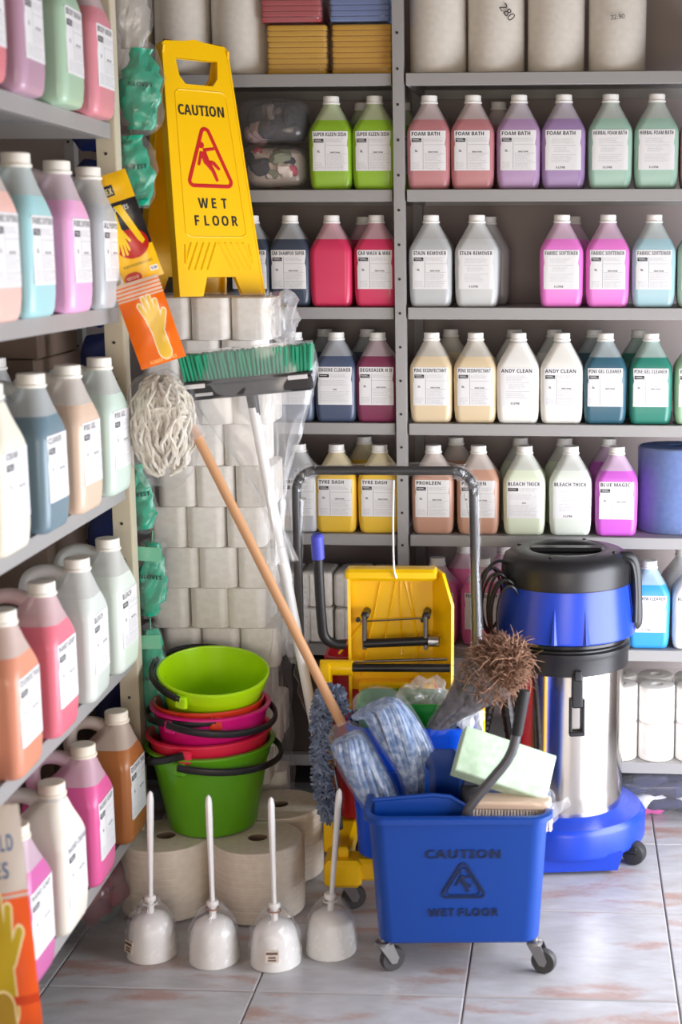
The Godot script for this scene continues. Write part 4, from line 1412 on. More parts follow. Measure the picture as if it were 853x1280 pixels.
func floor_goods() -> void:
	# three big paper rolls
	var paper := paper_texture("hand_towel_paper", Color8(226, 214, 196), Color8(234, 223, 205))
	var m := MB.new()
	m.hollow([[0.026, 0.0], [0.112, 0.0], [0.122, 0.008], [0.122, 0.194], [0.117, 0.2], [0.026, 0.2]], 44)
	# the edges of the layers show as fine ridges round the side
	var rough := m.commit(50)
	var spots := [[Vector3(-0.960, 0, -3.775), "large paper roll under the bucket stack, beside the side rack"], [Vector3(-0.712, 0, -3.765), "large paper roll under the bucket stack, behind the third toilet brush"], [Vector3(-0.695, 0, -4.012), "large paper roll standing clear of the buckets beside the trolley"]]
	for s in spots:
		var o := thing("paper_roll", s[1], "paper roll", s[0])
		part(o, "roll", rough, paper)
		var c := MB.new()
		c.hollow([[0.0235, 0.0], [0.026, 0.0], [0.026, 0.199], [0.0235, 0.199]], 20)
		part(o, "core", c, mat("core_card", Color8(128, 110, 90), 0.9))
		for k in 11:
			var g := MB.new()
			g.hollow([[0.1215, 0.012 + 0.0165 * k], [0.1228, 0.0135 + 0.0165 * k], [0.1228, 0.0235 + 0.0165 * k], [0.1215, 0.025 + 0.0165 * k]], 44)
			part(o, "layer_edge", g, paper)
		part(o, "plastic_wrap", film_tube(0.1236, 0.0, 0.203, noise(140, 10.0), 0.004, 40, 10), film())
	# the bucket stack
	pail("bucket", "large green bucket at the bottom of the bucket stack", Vector3(-0.850, 0.2035, -3.862), Vector3(0.0, 0, 0.01), 0.118, 0.163, 0.236, Color8(96, 168, 24), -1.30, 0.12)
	pail("bucket", "red bucket nested in the large green bucket", Vector3(-0.849, 0.226, -3.862), Vector3(0.0, 0, 0.02), 0.110, 0.157, 0.246, Color8(226, 36, 70), 1.75, 0.3)
	pail("bucket", "magenta bucket nested in the red bucket", Vector3(-0.852, 0.284, -3.862), Vector3(0.01, 0, -0.02), 0.106, 0.149, 0.262, Color8(218, 24, 124), -1.05, 0.12)
	pail("bucket", "orange-red bucket nested under the lime bucket", Vector3(-0.852, 0.330, -3.862), Vector3(0.0, 0, 0.0), 0.1, 0.141, 0.226, Color8(206, 56, 30), 1.25, 0.08, 0.006)
	pail("bucket", "lime green bucket tipped on top of the bucket stack", Vector3(-0.853, 0.424, -3.898), Vector3(0.19, 0, -0.08), 0.096, 0.143, 0.215, Color8(176, 226, 10), 1.95, -0.1, 0.006)
	# toilet brushes in clear bags
	var white := mat("brush_white", Color8(228, 226, 222), 0.3)
	var labels := ["white toilet brush set beside the side rack's bottom shelf", "white toilet brush set in front of the bucket stack, with a brown tie", "white toilet brush set with a printed sticker facing out", "white toilet brush set leaning its handle beside the trolley caster"]
	var at := [Vector3(-0.934, 0, -3.49), Vector3(-0.772, 0, -3.465), Vector3(-0.617, 0, -3.455), Vector3(-0.487, 0, -3.515)]
	var tilt := [-0.04, 0.0, 0.0, -0.09]
	for k in 4:
		var o := thing("toilet_brush", labels[k], "toilet brush", at[k], 0, "toilet brush sets on the floor")
		m = MB.new()
		m.lathe([[0.059, 0.0], [0.0625, 0.003], [0.0625, 0.008], [0.0595, 0.045], [0.0545, 0.078], [0.046, 0.098], [0.03, 0.109], [0.014, 0.113]], 36)
		part(o, "holder", m, white)
		m = MB.new()
		var d := Vector3(-tilt[k], 1, 0.02)
		var e := Vector3(0, 0.105, 0)
		m.tube([e, e + d * 0.035, e + d * 0.045, e + d * 0.075, e + d * 0.175, e + d * 0.255, e + d * 0.305, e + d * 0.32, e + d * 0.327], [0.0115, 0.0115, 0.0085, 0.008, 0.0095, 0.0112, 0.0112, 0.0085, 0.002], 12, false, 0.75)
		part(o, "handle", m, white)
		m = MB.new()
		m.lathe([[0.013, 0.143], [0.0148, 0.147], [0.0148, 0.153], [0.012, 0.157]], 16)
		part(o, "collar", m, white)
		# the bag, gathered over the holder
		var n := noise(150 + k, 16.0, 4)
		var rings := []
		for j in 15:
			var f := j / 14.0
			var y := 0.004 + 0.142 * f
			var R := 0.0655 - 0.012 * f if f < 0.55 else lerpf(0.0589, 0.018, pow((f - 0.55) / 0.45, 1.5))
			var ring := PackedVector3Array()
			for i in 40:
				var g := TAU * i / 40
				var q := R + 0.004 * f * sin(g * 11 + k) + n.get_noise_3d(cos(g) * 0.3, f * 0.6, sin(g) * 0.3) * 0.012
				ring.append(Vector3(q * cos(g), y, -q * sin(g)))
			rings.append(ring)
		m = MB.new()
		m.loft(rings, false, false)
		part(o, "plastic_bag", m, film(), Transform3D.IDENTITY, 70)
		m = MB.new()
		m.tube(arc(Vector3(0, 0.136, 0), Vector3(0.0165, 0, 0), Vector3(0, 0.001, 0.0165), 0, TAU, 14), 0.0018, 6)
		part(o, "tie", m, mat("tie_brown", Color8(150, 84, 44), 0.6) if k in [1, 2] else white)
		if k == 0 or k == 2:
			m = MB.new()
			m.x = Transform3D(Basis(Vector3.UP, -0.75 if k == 0 else 0.05) * Basis(Vector3.RIGHT, -0.12), Vector3(-0.046, 0.042, 0.047) if k == 0 else Vector3(0.003, 0.046, 0.066))
			m.box(Vector3.ZERO, Vector3(0.034, 0.03, 0.0012), 0.0004)
			var st := part(o, "sticker", m, mat("sticker_cream", Color8(214, 204, 190), 0.6))
			m = MB.new()
			m.x = Transform3D(Basis(Vector3.UP, -0.75 if k == 0 else 0.05) * Basis(Vector3.RIGHT, -0.12), Vector3(-0.0468, 0.042, 0.0478) if k == 0 else Vector3(0.003, 0.046, 0.067))
			m.box(Vector3(0, 0.008, 0), Vector3(0.028, 0.006, 0.0008))
			m.box(Vector3(0, -0.002, 0), Vector3(0.018, 0.004, 0.0008))
			m.box(Vector3(0, -0.009, 0), Vector3(0.020, 0.004, 0.0008))
			part(st, "print", m, mat("print_brown", Color8(104, 74, 66), 0.7))


# ---------------------------------------------------------------- trolley and bucket
func caster(parent: Node3D, at: Vector3, turn: float, r := 0.033, called := "caster") -> void:
	var metal := mat("caster_metal", Color8(150, 148, 146), 0.3, 0.85)
	var tyre := mat("caster_tyre", Color8(58, 56, 56), 0.55)
	var B := Basis(Vector3.UP, turn)
	var m := MB.new()
	m.x = Transform3D(B, at)
	m.lathe([[0.02, 2 * r + 0.010], [0.02, 2 * r + 0.018], [0.009, 2 * r + 0.020], [0.009, 2 * r + 0.034]], 16)
	for s in [-1.0, 1.0]:
		m.prism(PackedVector2Array([Vector2(-0.016, 2 * r + 0.012), Vector2(0.02, 2 * r + 0.012), Vector2(0.036, r + 0.004), Vector2(0.03, r - 0.01), Vector2(0.016, r - 0.008)]), s * 0.014 - 0.0015, s * 0.014 + 0.0015)
	var o := part(parent, called, m, metal)
	m = MB.new()
	m.x = Transform3D(B * Basis(Vector3.RIGHT, PI / 2), at + B * Vector3(0.024, r, 0))
	m.lathe([[r * 0.55, -0.011], [r * 0.92, -0.011], [r, -0.007], [r, 0.007], [r * 0.92, 0.011], [r * 0.55, 0.011]], 24)
	var w := part(o, "wheel", m, tyre)

func tub(w0: float, d0: float, w1: float, d1: float, h: float, r: float, t := 0.005, rim := 0.012) -> MB:
	# an open tapered tub, its base at y 0
	var m := MB.new()
	m.shell([MB.rr(0.001, 0.001, 0.001, 0.0, 0, 0, 6), MB.rr(w0 - 0.006, d0 - 0.006, r - 0.006, 0.0, 0, 0, 6), MB.rr(w0, d0, r, 0.006, 0, 0, 6), MB.rr(lerpf(w0, w1, 0.95), lerpf(d0, d1, 0.95), r, h * 0.95, 0, 0, 6), MB.rr(w1 + rim, d1 + rim, r + rim, h * 0.952, 0, 0, 6), MB.rr(w1 + rim, d1 + rim, r + rim, h - 0.003, 0, 0, 6), MB.rr(w1 + rim - 0.003, d1 + rim - 0.003, r + rim, h, 0, 0, 6), MB.rr(w1 - t, d1 - t, r - t, h, 0, 0, 6), MB.rr(w0 - t, d0 - t, r - t, 0.012, 0, 0, 6), MB.rr(0.001, 0.001, 0.001, 0.012, 0, 0, 6)])
	return m

func mop_bucket() -> void:
	var blue := mat("bucket_blue", Color8(0, 62, 150), 0.34)
	var black := mat("bucket_print", Color8(4, 26, 66), 0.6)
	var o := thing("mop_bucket", "blue mop bucket on casters with a wet floor warning print", "mop bucket", Vector3(-0.163, 0.085, -3.515), 0.035)
	var b := part(o, "tub", tub(0.196, 0.128, 0.215, 0.155, 0.335, 0.04), blue)
	for x in [-0.185, 0.185]:
		for z in [0.10, -0.10]:
			caster(o, Vector3(x * (1.0 if z > 0 else 0.8), -0.085, z), [0.5, 2.2, 0.2, 1.0][(0 if x < 0 else 1) + (0 if z > 0 else 2)] if x < 0 else -0.35, 0.031)
	# print on the front wall
	var lean := atan2(0.027, 0.335)
	var wall := func(x: float, y: float) -> Transform3D:
		return Transform3D(Basis(Vector3.RIGHT, lean), Vector3(x, y, 0.1285 + 0.027 * y / 0.335 + 0.0016))
	lettering(b, "CAUTION", 0.022, wall.call(0.012, 0.238), black, "lettering", 700, 0.001, 1.35)
	lettering(b, "WET FLOOR", 0.020, wall.call(0.012, 0.085), black, "lettering", 700, 0.001, 1.1)
	var t := MB.new()
	for ring in [[0.056, 0.003], [0.044, 0.0018]]:
		var path := []
		for k in 3:
			for q in 5:
				var g: float = deg_to_rad(90 + 120 * k - 50 + 25 * q)
				var c: Vector2 = Vector2(cos(deg_to_rad(90 + 120 * k)), sin(deg_to_rad(90 + 120 * k))) * (ring[0] - 0.01)
				path.append(Vector3(c.x + 0.01 * cos(g), c.y + 0.01 * sin(g), 0))
		t.tube(path, ring[1], 6, true, -0.35)
	part(b, "warning_triangle", t, black, wall.call(0.012, 0.158))
	t = MB.new()
	for l in [[-0.006, 0.024, 0.002, 0.004, 0.006], [0.002, 0.004, 0.012, -0.018, 0.004], [0.0, 0.006, 0.018, -0.004, 0.004], [-0.006, 0.02, -0.018, -0.002, 0.003], [-0.006, 0.022, 0.014, 0.02, 0.003]]:
		t.tube([Vector3(l[0], l[1], 0), Vector3(l[2], l[3], 0)], l[4], 6, false, -0.3)
	t.x = Transform3D(Basis(Vector3.RIGHT, PI / 2), Vector3(-0.01, 0.033, 0))
	t.lathe([[0.0055, -0.0008], [0.0055, 0.0008]], 12)
	part(b, "slipping_figure", t, black, wall.call(0.012, 0.158))
	# the wringer in it: rounded side plates and a bent lever
	var w := thing("bucket_wringer", "blue wringer insert with a bent grey lever in the mop bucket", "wringer", Vector3(-0.163, 0.085, -3.515), 0.035)
	var plate := func(x0: float, x1: float, y0: float, y1: float, r: float) -> PackedVector2Array:
		var p := PackedVector2Array([Vector2(x0, y0), Vector2(x1, y0)])
		for k in 9:
			var g := PI / 2 * k / 8.0
			p.append(Vector2(x1 - r + r * cos(g), y1 - r + r * sin(g)))
		p.append(Vector2(x0 + 0.005, y1 - 0.012))
		return p
	var m := MB.new()
	m.prism(plate.call(-0.205, 0.036, 0.20, 0.368, 0.09), 0.095, 0.101)
	part(w, "front_plate", m, blue)
	m = MB.new()
	m.tube([Vector3(-0.205, 0.356, 0.0985), Vector3(-0.06, 0.368, 0.0985), Vector3(-0.02, 0.363, 0.0985), Vector3(0.01, 0.344, 0.0985), Vector3(0.032, 0.305, 0.0985), Vector3(0.036, 0.27, 0.0985)], 0.0055, 8)
	part(w, "plate_rim", m, blue)
	m = MB.new()
	m.prism(PackedVector2Array([Vector2(-0.085, 0.15), Vector2(0.012, 0.15), Vector2(0.01, 0.41), Vector2(-0.01, 0.44), Vector2(-0.06, 0.44), Vector2(-0.082, 0.41)]), -0.03, -0.02)
	m.prism(PackedVector2Array([Vector2(-0.085, 0.15), Vector2(-0.075, 0.15), Vector2(-0.072, 0.40), Vector2(-0.082, 0.41)]), -0.02, 0.02)
	m.prism(PackedVector2Array([Vector2(0.002, 0.15), Vector2(0.012, 0.15), Vector2(0.01, 0.41), Vector2(0.0, 0.40)]), -0.02, 0.02)
	part(w, "press_plate", m, blue)
	m = MB.new()
	m.box(Vector3(0.03, 0.345, 0.02), Vector3(0.05, 0.05, 0.05), 0.008)
	part(w, "pivot_block", m, mat("dark_plastic", Color8(30, 30, 34), 0.45))
	m = MB.new()
	var lever := curve([Vector3(0.012, 0.27, 0.118), Vector3(0.018, 0.322, 0.118), Vector3(0.034, 0.355, 0.118), Vector3(0.080, 0.412, 0.116), Vector3(0.118, 0.460, 0.112), Vector3(0.137, 0.510, 0.108), Vector3(0.158, 0.625, 0.1)], 5)
	m.tube(lever, 0.0122, 10)
	part(w, "lever", m, mat("lever_grey", Color8(92, 92, 96), 0.35, 0.5))
	m = MB.new()
	m.tube([Vector3(0.1395, 0.52, 0.1075), Vector3(0.1545, 0.605, 0.1015), Vector3(0.159, 0.628, 0.1)], [0.0135, 0.0145, 0.0125], 12)
	part(w, "grip", m, mat("grip_black", Color8(28, 28, 30), 0.7))
	# the sponge block lying across the bucket
	var s := thing("sponge", "pale green foam block lying across the blue mop bucket", "sponge", Vector3(-0.052, 0.505, -3.452))
	s.transform = frame(Vector3(0.222, -0.083, -0.02), Vector3(0.02, 0.66, 0.75), Vector3(-0.052, 0.498, -3.50))
	m = MB.new()
	m.box(Vector3.ZERO, Vector3(0.238, 0.05, 0.118), 0.003)
	part(s, "block", m, sponge_material())
	# wooden scrubbing brush wrapped in plastic under the sponge
	var sb := thing("scrubbing_brush", "pale bristled scrubbing brush in a clear bag inside the mop bucket", "brush", Vector3(-0.035, 0.36, -3.455), -0.03)
	m = MB.new()
	m.box(Vector3(0, 0.062, 0), Vector3(0.2, 0.022, 0.07), 0.006, 0.02)
	part(sb, "block", m, mat("brush_wood", Color8(222, 190, 160), 0.6))
	m = MB.new()
	rng.seed = 19
	for i in 26:
		for j in 7:
			var p := Vector3(-0.094 + 0.188 * i / 25.0, 0.052, -0.03 + 0.01 * j)
			m.tube([p, p + Vector3(rng.randf_range(-0.004, 0.004) + p.x * 0.05, -0.05, rng.randf_range(-0.003, 0.003) + p.z * 0.15)], [0.003, 0.0036], 5)
	part(sb, "bristles", m, mat("bristle_beige", Color8(226, 208, 188), 0.8)).set_meta("kind", "stuff")
	m = MB.new()
	m.blob(Vector3(0, 0.045, 0), Vector3(0.115, 0.052, 0.05), noise(41, 16.0), 0.014, 0.6, 30, 16)
	part(sb, "plastic_bag", m, film(), Transform3D.IDENTITY, 70)
	m = MB.new()
	m.loft([PackedVector3Array([Vector3(0.10, 0.03, 0.03), Vector3(0.10, 0.07, 0.03), Vector3(0.10, 0.07, 0.028), Vector3(0.10, 0.03, 0.028)]), PackedVector3Array([Vector3(0.125, 0.05, 0.03), Vector3(0.128, 0.08, 0.033), Vector3(0.128, 0.08, 0.031), Vector3(0.125, 0.05, 0.028)]), PackedVector3Array([Vector3(0.148, 0.07, 0.035), Vector3(0.14, 0.085, 0.02), Vector3(0.14, 0.085, 0.018), Vector3(0.148, 0.07, 0.033)])])
	part(sb, "bag_corner", m, thick_film())

func sponge_material() -> StandardMaterial3D:
	var m := paper_texture("sponge_foam", Color8(186, 212, 180), Color8(200, 222, 196), 0.95)
	return m

func trolley() -> void:
	var yellow := mat("trolley_yellow", Color8(255, 204, 0), 0.3)
	var dark := mat("trolley_black", Color8(24, 24, 26), 0.4)
	var chrome := mat("chrome", Color8(214, 214, 214), 0.18, 1.0)
	var o := thing("mop_trolley", "yellow mop trolley with a black tubular push handle in plastic film", "mop trolley", Vector3.ZERO)
	# base frame
	var m := MB.new()
	m.box(Vector3(-0.335, 0.13, -3.735), Vector3(0.35, 0.06, 0.05), 0.01)
	m.box(Vector3(-0.335, 0.13, -4.12), Vector3(0.35, 0.06, 0.05), 0.01)
	m.box(Vector3(-0.50, 0.13, -3.93), Vector3(0.06, 0.06, 0.44), 0.01)
	m.box(Vector3(-0.17, 0.13, -3.93), Vector3(0.06, 0.06, 0.44), 0.01)
	m.box(Vector3(-0.478, 0.125, -3.735), Vector3(0.1, 0.075, 0.09), 0.012)
	m.box(Vector3(-0.478, 0.175, -3.735), Vector3(0.03, 0.03, 0.03), 0.006)
	part(o, "base_frame", m, yellow)
	for e in [Vector3(-0.48, 0, -3.76), Vector3(-0.19, 0, -3.76), Vector3(-0.48, 0, -4.1), Vector3(-0.19, 0, -4.1)]:
		caster(o, e, 0.4, 0.033)
	# side columns and the cross bar
	m = MB.new()
	m.box(Vector3(-0.53, 0.40, -3.84), Vector3(0.028, 0.53, 0.05), 0.006)
	m.x = Transform3D(Basis(Vector3.FORWARD, PI / 2), Vector3(-0.505, 0.648, -3.84))
	m.lathe([[0.021, -0.04], [0.021, 0.045]], 20)
	m.x = Transform3D.IDENTITY
	part(o, "side_column", m, yellow)
	m = MB.new()
	m.box(Vector3(-0.118, 0.36, -3.86), Vector3(0.022, 0.42, 0.045), 0.005)
	part(o, "side_column", m, yellow)
	m = MB.new()
	m.tube([Vector3(-0.47, 0.648, -3.84), Vector3(-0.2, 0.648, -3.84)], 0.0115, 12)
	part(o, "cross_bar", m, dark)
	# push handle: an arch of tube
	var L := -0.624
	var R := -0.142
	var z := -4.0
	var path := [Vector3(-0.515, 0.14, -3.93), Vector3(-0.525, 0.26, -3.94), Vector3(-0.555, 0.40, -3.97), Vector3(L + 0.01, 0.54, z), Vector3(L, 0.62, z), Vector3(L, 1.06, z)]
	path.append_array(arc(Vector3(L + 0.055, 1.10, z), Vector3(-0.055, 0, 0), Vector3(0, 0.055, 0), 0.1, PI / 2, 8))
	path.append_array(arc(Vector3(R - 0.055, 1.10, z), Vector3(0.055, 0, 0), Vector3(0, 0.055, 0), PI / 2, 0.0, 8))
	path.append_array([Vector3(R + 0.004, 0.9, z), Vector3(R + 0.012, 0.4, z), Vector3(-0.14, 0.14, -3.95)])
	m = MB.new()
	m.tube(path, 0.0125, 12)
	var h := part(o, "push_handle", m, dark)
	var wrap := []
	var n := noise(61, 6.0, 4)
	for k in 72:
		var f := k / 71.0
		var pos: float = 2.0 + f * (path.size() - 4.0)
		var p: Vector3 = path[int(pos)].lerp(path[mini(int(pos) + 1, path.size() - 1)], pos - int(pos))
		wrap.append(p + Vector3(n.get_noise_1d(k * 1.7), n.get_noise_1d(k * 1.3 + 50), n.get_noise_1d(k + 90)) * 0.008)
	var rad := []
	for k in 72:
		rad.append(0.0145 + absf(n.get_noise_1d(k * 2.3 + 200)) * 0.016 + (0.007 if k % 5 == 0 else 0.0))
	m = MB.new()
	m.tube(wrap, rad, 14)
	part(h, "plastic_film", m, clear("handle_film", Color8(240, 242, 244), 0.03, 0.08), Transform3D.IDENTITY, 25)
	# wringer: a deep tray standing on edge
	var w := thing("press_wringer", "yellow press wringer with black bars and a long lever on the trolley", "wringer", Vector3.ZERO)
	var X0 := -0.478
	var X1 := -0.248
	m = MB.new()
	m.prism(PackedVector2Array([Vector2(X0, 0.56), Vector2(X1, 0.56), Vector2(X1, 0.885), Vector2(X0, 0.885)]), -3.945, -3.938)
	m.box(Vector3((X0 + X1) / 2 + 0.004, 0.889, -3.915), Vector3(X1 - X0 + 0.02, 0.032, 0.06), 0.008, 0.014)
	m.box(Vector3((X0 + X1) / 2, 0.575, -3.92), Vector3(X1 - X0 - 0.05, 0.03, 0.04), 0.005)
	part(w, "back_plate", m, yellow)
	for s in [0, 1]:
		m = MB.new()
		var x: float = X0 if s == 0 else X1
		var t := frame(Vector3(0.12 if s == 0 else 0.56, 0, 1), Vector3.UP, Vector3(x, 0, -3.94))
		m.x = t
		m.prism(PackedVector2Array([Vector2(-0.006, 0.60), Vector2(0.05, 0.56), Vector2(0.085, 0.535), Vector2(0.11, 0.56), Vector2(0.115, 0.82), Vector2(0.06, 0.895), Vector2(-0.006, 0.905)]) if s == 1 else PackedVector2Array([Vector2(-0.006, 0.62), Vector2(0.02, 0.55), Vector2(0.03, 0.51), Vector2(0.05, 0.51), Vector2(0.075, 0.62), Vector2(0.075, 0.78), Vector2(0.05, 0.89), Vector2(-0.006, 0.895)]), -0.004, 0.004)
		part(w, "side_plate", m, yellow)
	for r in [[-0.415, -0.36, 0.78, 0.66], [-0.36, -0.34, 0.87, 0.68], [-0.338, -0.338, 0.87, 0.66], [-0.315, -0.285, 0.87, 0.68], [-0.285, -0.285, 0.86, 0.60], [-0.446, -0.446, 0.86, 0.60]]:
		var rib := MB.new()
		rib.tube([Vector3(r[0] if r[2] < 0.8 else lerpf(r[0], -0.338, 0.5), r[2], -3.937), Vector3(r[1] if absf(r[0] - r[1]) < 0.001 else (r[0] + (r[0] + 0.338) * 1.2), r[3], -3.937)], 0.0038, 6)
		part(w, "rib", rib, yellow)
	# roller bar with its links, spring and rods
	m = MB.new()
	m.tube([Vector3(-0.432, 0.705, -3.875), Vector3(-0.262, 0.713, -3.875)], 0.0125, 14)
	part(w, "roller_bar", m, dark)
	for e in [Vector3(-0.43, 0, 0), Vector3(-0.266, 0, 0)]:
		m = MB.new()
		m.box(Vector3(e.x, 0.737, -3.882), Vector3(0.012, 0.095, 0.03), 0.003)
		part(w, "link", m, mat("link_steel", Color8(110, 108, 106), 0.3, 0.8))
		m = MB.new()
		m.x = Transform3D(Basis(Vector3.RIGHT, PI / 2), Vector3(e.x + 0.002, 0.782, -3.90))
		m.lathe([[0.011, -0.025], [0.011, 0.028], [0.006, 0.032]], 14)
		part(w, "bolt_or_dark_hole", m, dark)
	m = MB.new()
	var coil := []
	for k in 60:
		var g := TAU * k / 10.0
		coil.append(Vector3(-0.258 + 0.028 * k / 59.0, 0.713 + 0.0155 * cos(g), -3.875 + 0.0155 * sin(g)))
	m.tube(coil, 0.0022, 6)
	part(w, "spring", m, chrome)
	m = MB.new()
	m.tube([Vector3(X0 + 0.03, 0.752, -3.93), Vector3(X1 - 0.03, 0.762, -3.93)], 0.0028, 8)
	part(w, "rod", m, chrome)
	m = MB.new()
	m.tube([Vector3(X0 + 0.005, 0.658, -3.858), Vector3(X1 + 0.04, 0.670, -3.85)], 0.0042, 8)
	part(w, "rod", m, chrome)
	for x in [X0 + 0.025, X1 - 0.03]:
		m = MB.new()
		m.x = Transform3D(Basis(Vector3.RIGHT, PI / 2), Vector3(x, 0.757, -3.93))
		m.lathe([[0.006, -0.008], [0.006, 0.008]], 10)
		part(w, "nut", m, dark)
	m = MB.new()
	m.tube(curve([Vector3(X0 - 0.002, 0.703, -3.87), Vector3(-0.51, 0.707, -3.862), Vector3(-0.535, 0.728, -3.855), Vector3(-0.541, 0.775, -3.85), Vector3(-0.5445, 0.90, -3.84), Vector3(-0.545, 0.985, -3.83)], 5), 0.0135, 12)
	part(w, "lever", m, dark)
	m = MB.new()
	m.tube([Vector3(-0.5448, 0.945, -3.835), Vector3(-0.5452, 1.006, -3.828), Vector3(-0.5453, 1.012, -3.827)], [0.0168, 0.0168, 0.012], 14)
	part(w, "grip", m, mat("grip_blue", Color8(70, 76, 190), 0.5))
	# string tied to the wringer
	m = MB.new()
	m.tube(curve([Vector3(-0.357, 1.13, -3.985), Vector3(-0.356, 1.02, -3.94), Vector3(-0.350, 0.91, -3.885), Vector3(-0.343, 0.882, -3.884), Vector3(-0.349, 0.90, -3.882)], 5), 0.0026, 6)
	part(w, "string", m, mat("string_white", Color.WHITE))
	# buckets on the trolley
	var blue := mat("trolley_blue", Color8(14, 82, 214), 0.25)
	var b := thing("trolley_bucket", "bright blue bucket hooked on the front of the yellow trolley", "bucket", Vector3(-0.297, 0.165, -3.79))
	part(b, "tub", tub(0.145, 0.09, 0.165, 0.105, 0.365, 0.06, 0.004, 0.006), blue)
	b = thing("trolley_bucket", "green bin standing inside the bright blue trolley bucket", "bin", Vector3(-0.318, 0.18, -3.805))
	part(b, "tub", tub(0.10, 0.055, 0.122, 0.072, 0.40, 0.03, 0.004, 0.004), mat("bin_green", Color8(0, 150, 40), 0.35))
	b = thing("trolley_bucket", "dark red bucket on the rear of the yellow trolley", "bucket", Vector3(-0.385, 0.165, -4.07))
	part(b, "tub", tub(0.14, 0.085, 0.168, 0.098, 0.475, 0.04, 0.004, 0.006), mat("bucket_red", Color8(170, 14, 26), 0.35))
	# crumpled clear bags in the green bin and over the blue one
	b = thing("plastic_bag", "crumpled clear plastic bag in the green bin", "plastic bag", Vector3(-0.27, 0.55, -3.8))
	m = MB.new()
	m.blob(Vector3(0, 0.02, 0), Vector3(0.06, 0.055, 0.045), noise(70, 16.0, 4), 0.05, 0.9, 32, 18)
	part(b, "sheet", m, thick_film(), Transform3D.IDENTITY, 20)
	b = thing("plastic_bag", "white plastic bag hanging over the blue trolley bucket's rim", "plastic bag", Vector3(-0.135, 0.54, -3.71))
	m = MB.new()
	m.blob(Vector3(0.0, 0.0, 0), Vector3(0.035, 0.055, 0.018), noise(72, 16.0, 4), 0.04, 0.9, 30, 18)
	part(b, "sheet", m, clear("white_film", Color8(236, 238, 242), 0.6, 0.3), Transform3D.IDENTITY, 20)
	# wet-mop refills in plastic, draped on the trolley
	var cotton := paper_texture("blue_cotton", Color8(84, 118, 170), Color8(186, 202, 224), 0.95)
	var r := thing("mop_refill", "bundle of pale blue mop yarn in clear plastic on the trolley", "mop refill", Vector3.ZERO)
	rng.seed = 29
	for e in [[[Vector3(-0.405, 0.60, -3.60), Vector3(-0.36, 0.615, -3.585), Vector3(-0.31, 0.55, -3.57), Vector3(-0.265, 0.46, -3.56), Vector3(-0.262, 0.36, -3.56)], 0.056], [[Vector3(-0.455, 0.53, -3.58), Vector3(-0.44, 0.535, -3.565), Vector3(-0.405, 0.47, -3.555), Vector3(-0.355, 0.38, -3.55), Vector3(-0.33, 0.32, -3.55)], 0.05]]:
		var spine := curve(e[0], 4)
		m = MB.new()
		for k in 64:
			var g := rng.randf() * TAU
			var q: float = e[1] * sqrt(rng.randf()) * 0.88
			var p := []
			for i in spine.size():
				var f := float(i) / (spine.size() - 1)
				var fat := 0.45 + 0.55 * sin(PI * clampf(f * 0.85 + 0.12, 0, 1))
				p.append(spine[i] + Vector3(cos(g + f * 2.2) * 0.9, cos(g + f * 2.2) * 0.45, sin(g + f * 2.2)) * q * fat)
			m.tube(p, 0.0072, 5)
		part(r, "yarn", m, cotton).set_meta("kind", "stuff")
		m = MB.new()
		var radii := []
		for i in spine.size():
			var f := float(i) / (spine.size() - 1)
			radii.append(e[1] * (0.62 + 0.5 * sin(PI * clampf(f * 0.85 + 0.12, 0, 1))))
		m.tube(spine, radii, 18)
		part(r, "plastic_bag", m, film(), Transform3D.IDENTITY, 70)
	# dust mop sleeve hanging at the left side
	r = thing("dust_mop", "dark blue looped dust mop hanging on the trolley's yellow column", "dust mop", Vector3.ZERO)
	m = MB.new()
	var sleeve := curve([Vector3(-0.485, 0.56, -3.745), Vector3(-0.498, 0.60, -3.745), Vector3(-0.525, 0.585, -3.745), Vector3(-0.535, 0.50, -3.745), Vector3(-0.533, 0.38, -3.745), Vector3(-0.515, 0.27, -3.745)], 8)
	for k in 900:
		var i := rng.randi_range(0, sleeve.size() - 2)
		var c: Vector3 = sleeve[i].lerp(sleeve[i + 1], rng.randf())
		var dd := Vector3(rng.randf_range(-1, 1), rng.randf_range(-1, 1), rng.randf_range(-0.3, 1)).normalized()
		var side := dd.cross(Vector3(rng.randf_range(-1, 1), rng.randf_range(-1, 1), 0.3)).normalized() * 0.008
		m.tube([c + dd * 0.01 - side, c + dd * 0.031, c + dd * 0.01 + side], 0.0036, 4)
	part(r, "loops", m, paper_texture("dust_mop_yarn", Color8(84, 98, 122), Color8(150, 162, 182), 0.95)).set_meta("kind", "stuff")
	m = MB.new()
	m.tube(sleeve, 0.016, 8)
	part(r, "backing", m, mat("mop_backing", Color8(30, 34, 46), 0.9))
	# feather duster in a plastic cone
	var d := thing("feather_duster", "brown feather duster in a clear plastic cone", "duster", Vector3.ZERO)
	var a := Vector3(-0.235, 0.525, -3.70)
	var tip := Vector3(-0.06, 0.715, -3.66)
	var ax := (tip - a).normalized()
	m = MB.new()
	m.tube([a - ax * 0.12, a + ax * 0.1], 0.007, 8)
	part(d, "handle", m, mat("duster_stick", Color8(196, 190, 184), 0.5))
	m = MB.new()
	m.tube([a, a.lerp(tip, 0.3), a.lerp(tip, 0.62), a.lerp(tip, 0.8)], [0.017, 0.034, 0.058, 0.066], 22)
	part(d, "inner_feathers", m, paper_texture("feather_dark", Color8(62, 56, 56), Color8(112, 104, 104), 0.9))
	m = MB.new()
	var cone := []
	var nn := noise(66, 9.0, 3)
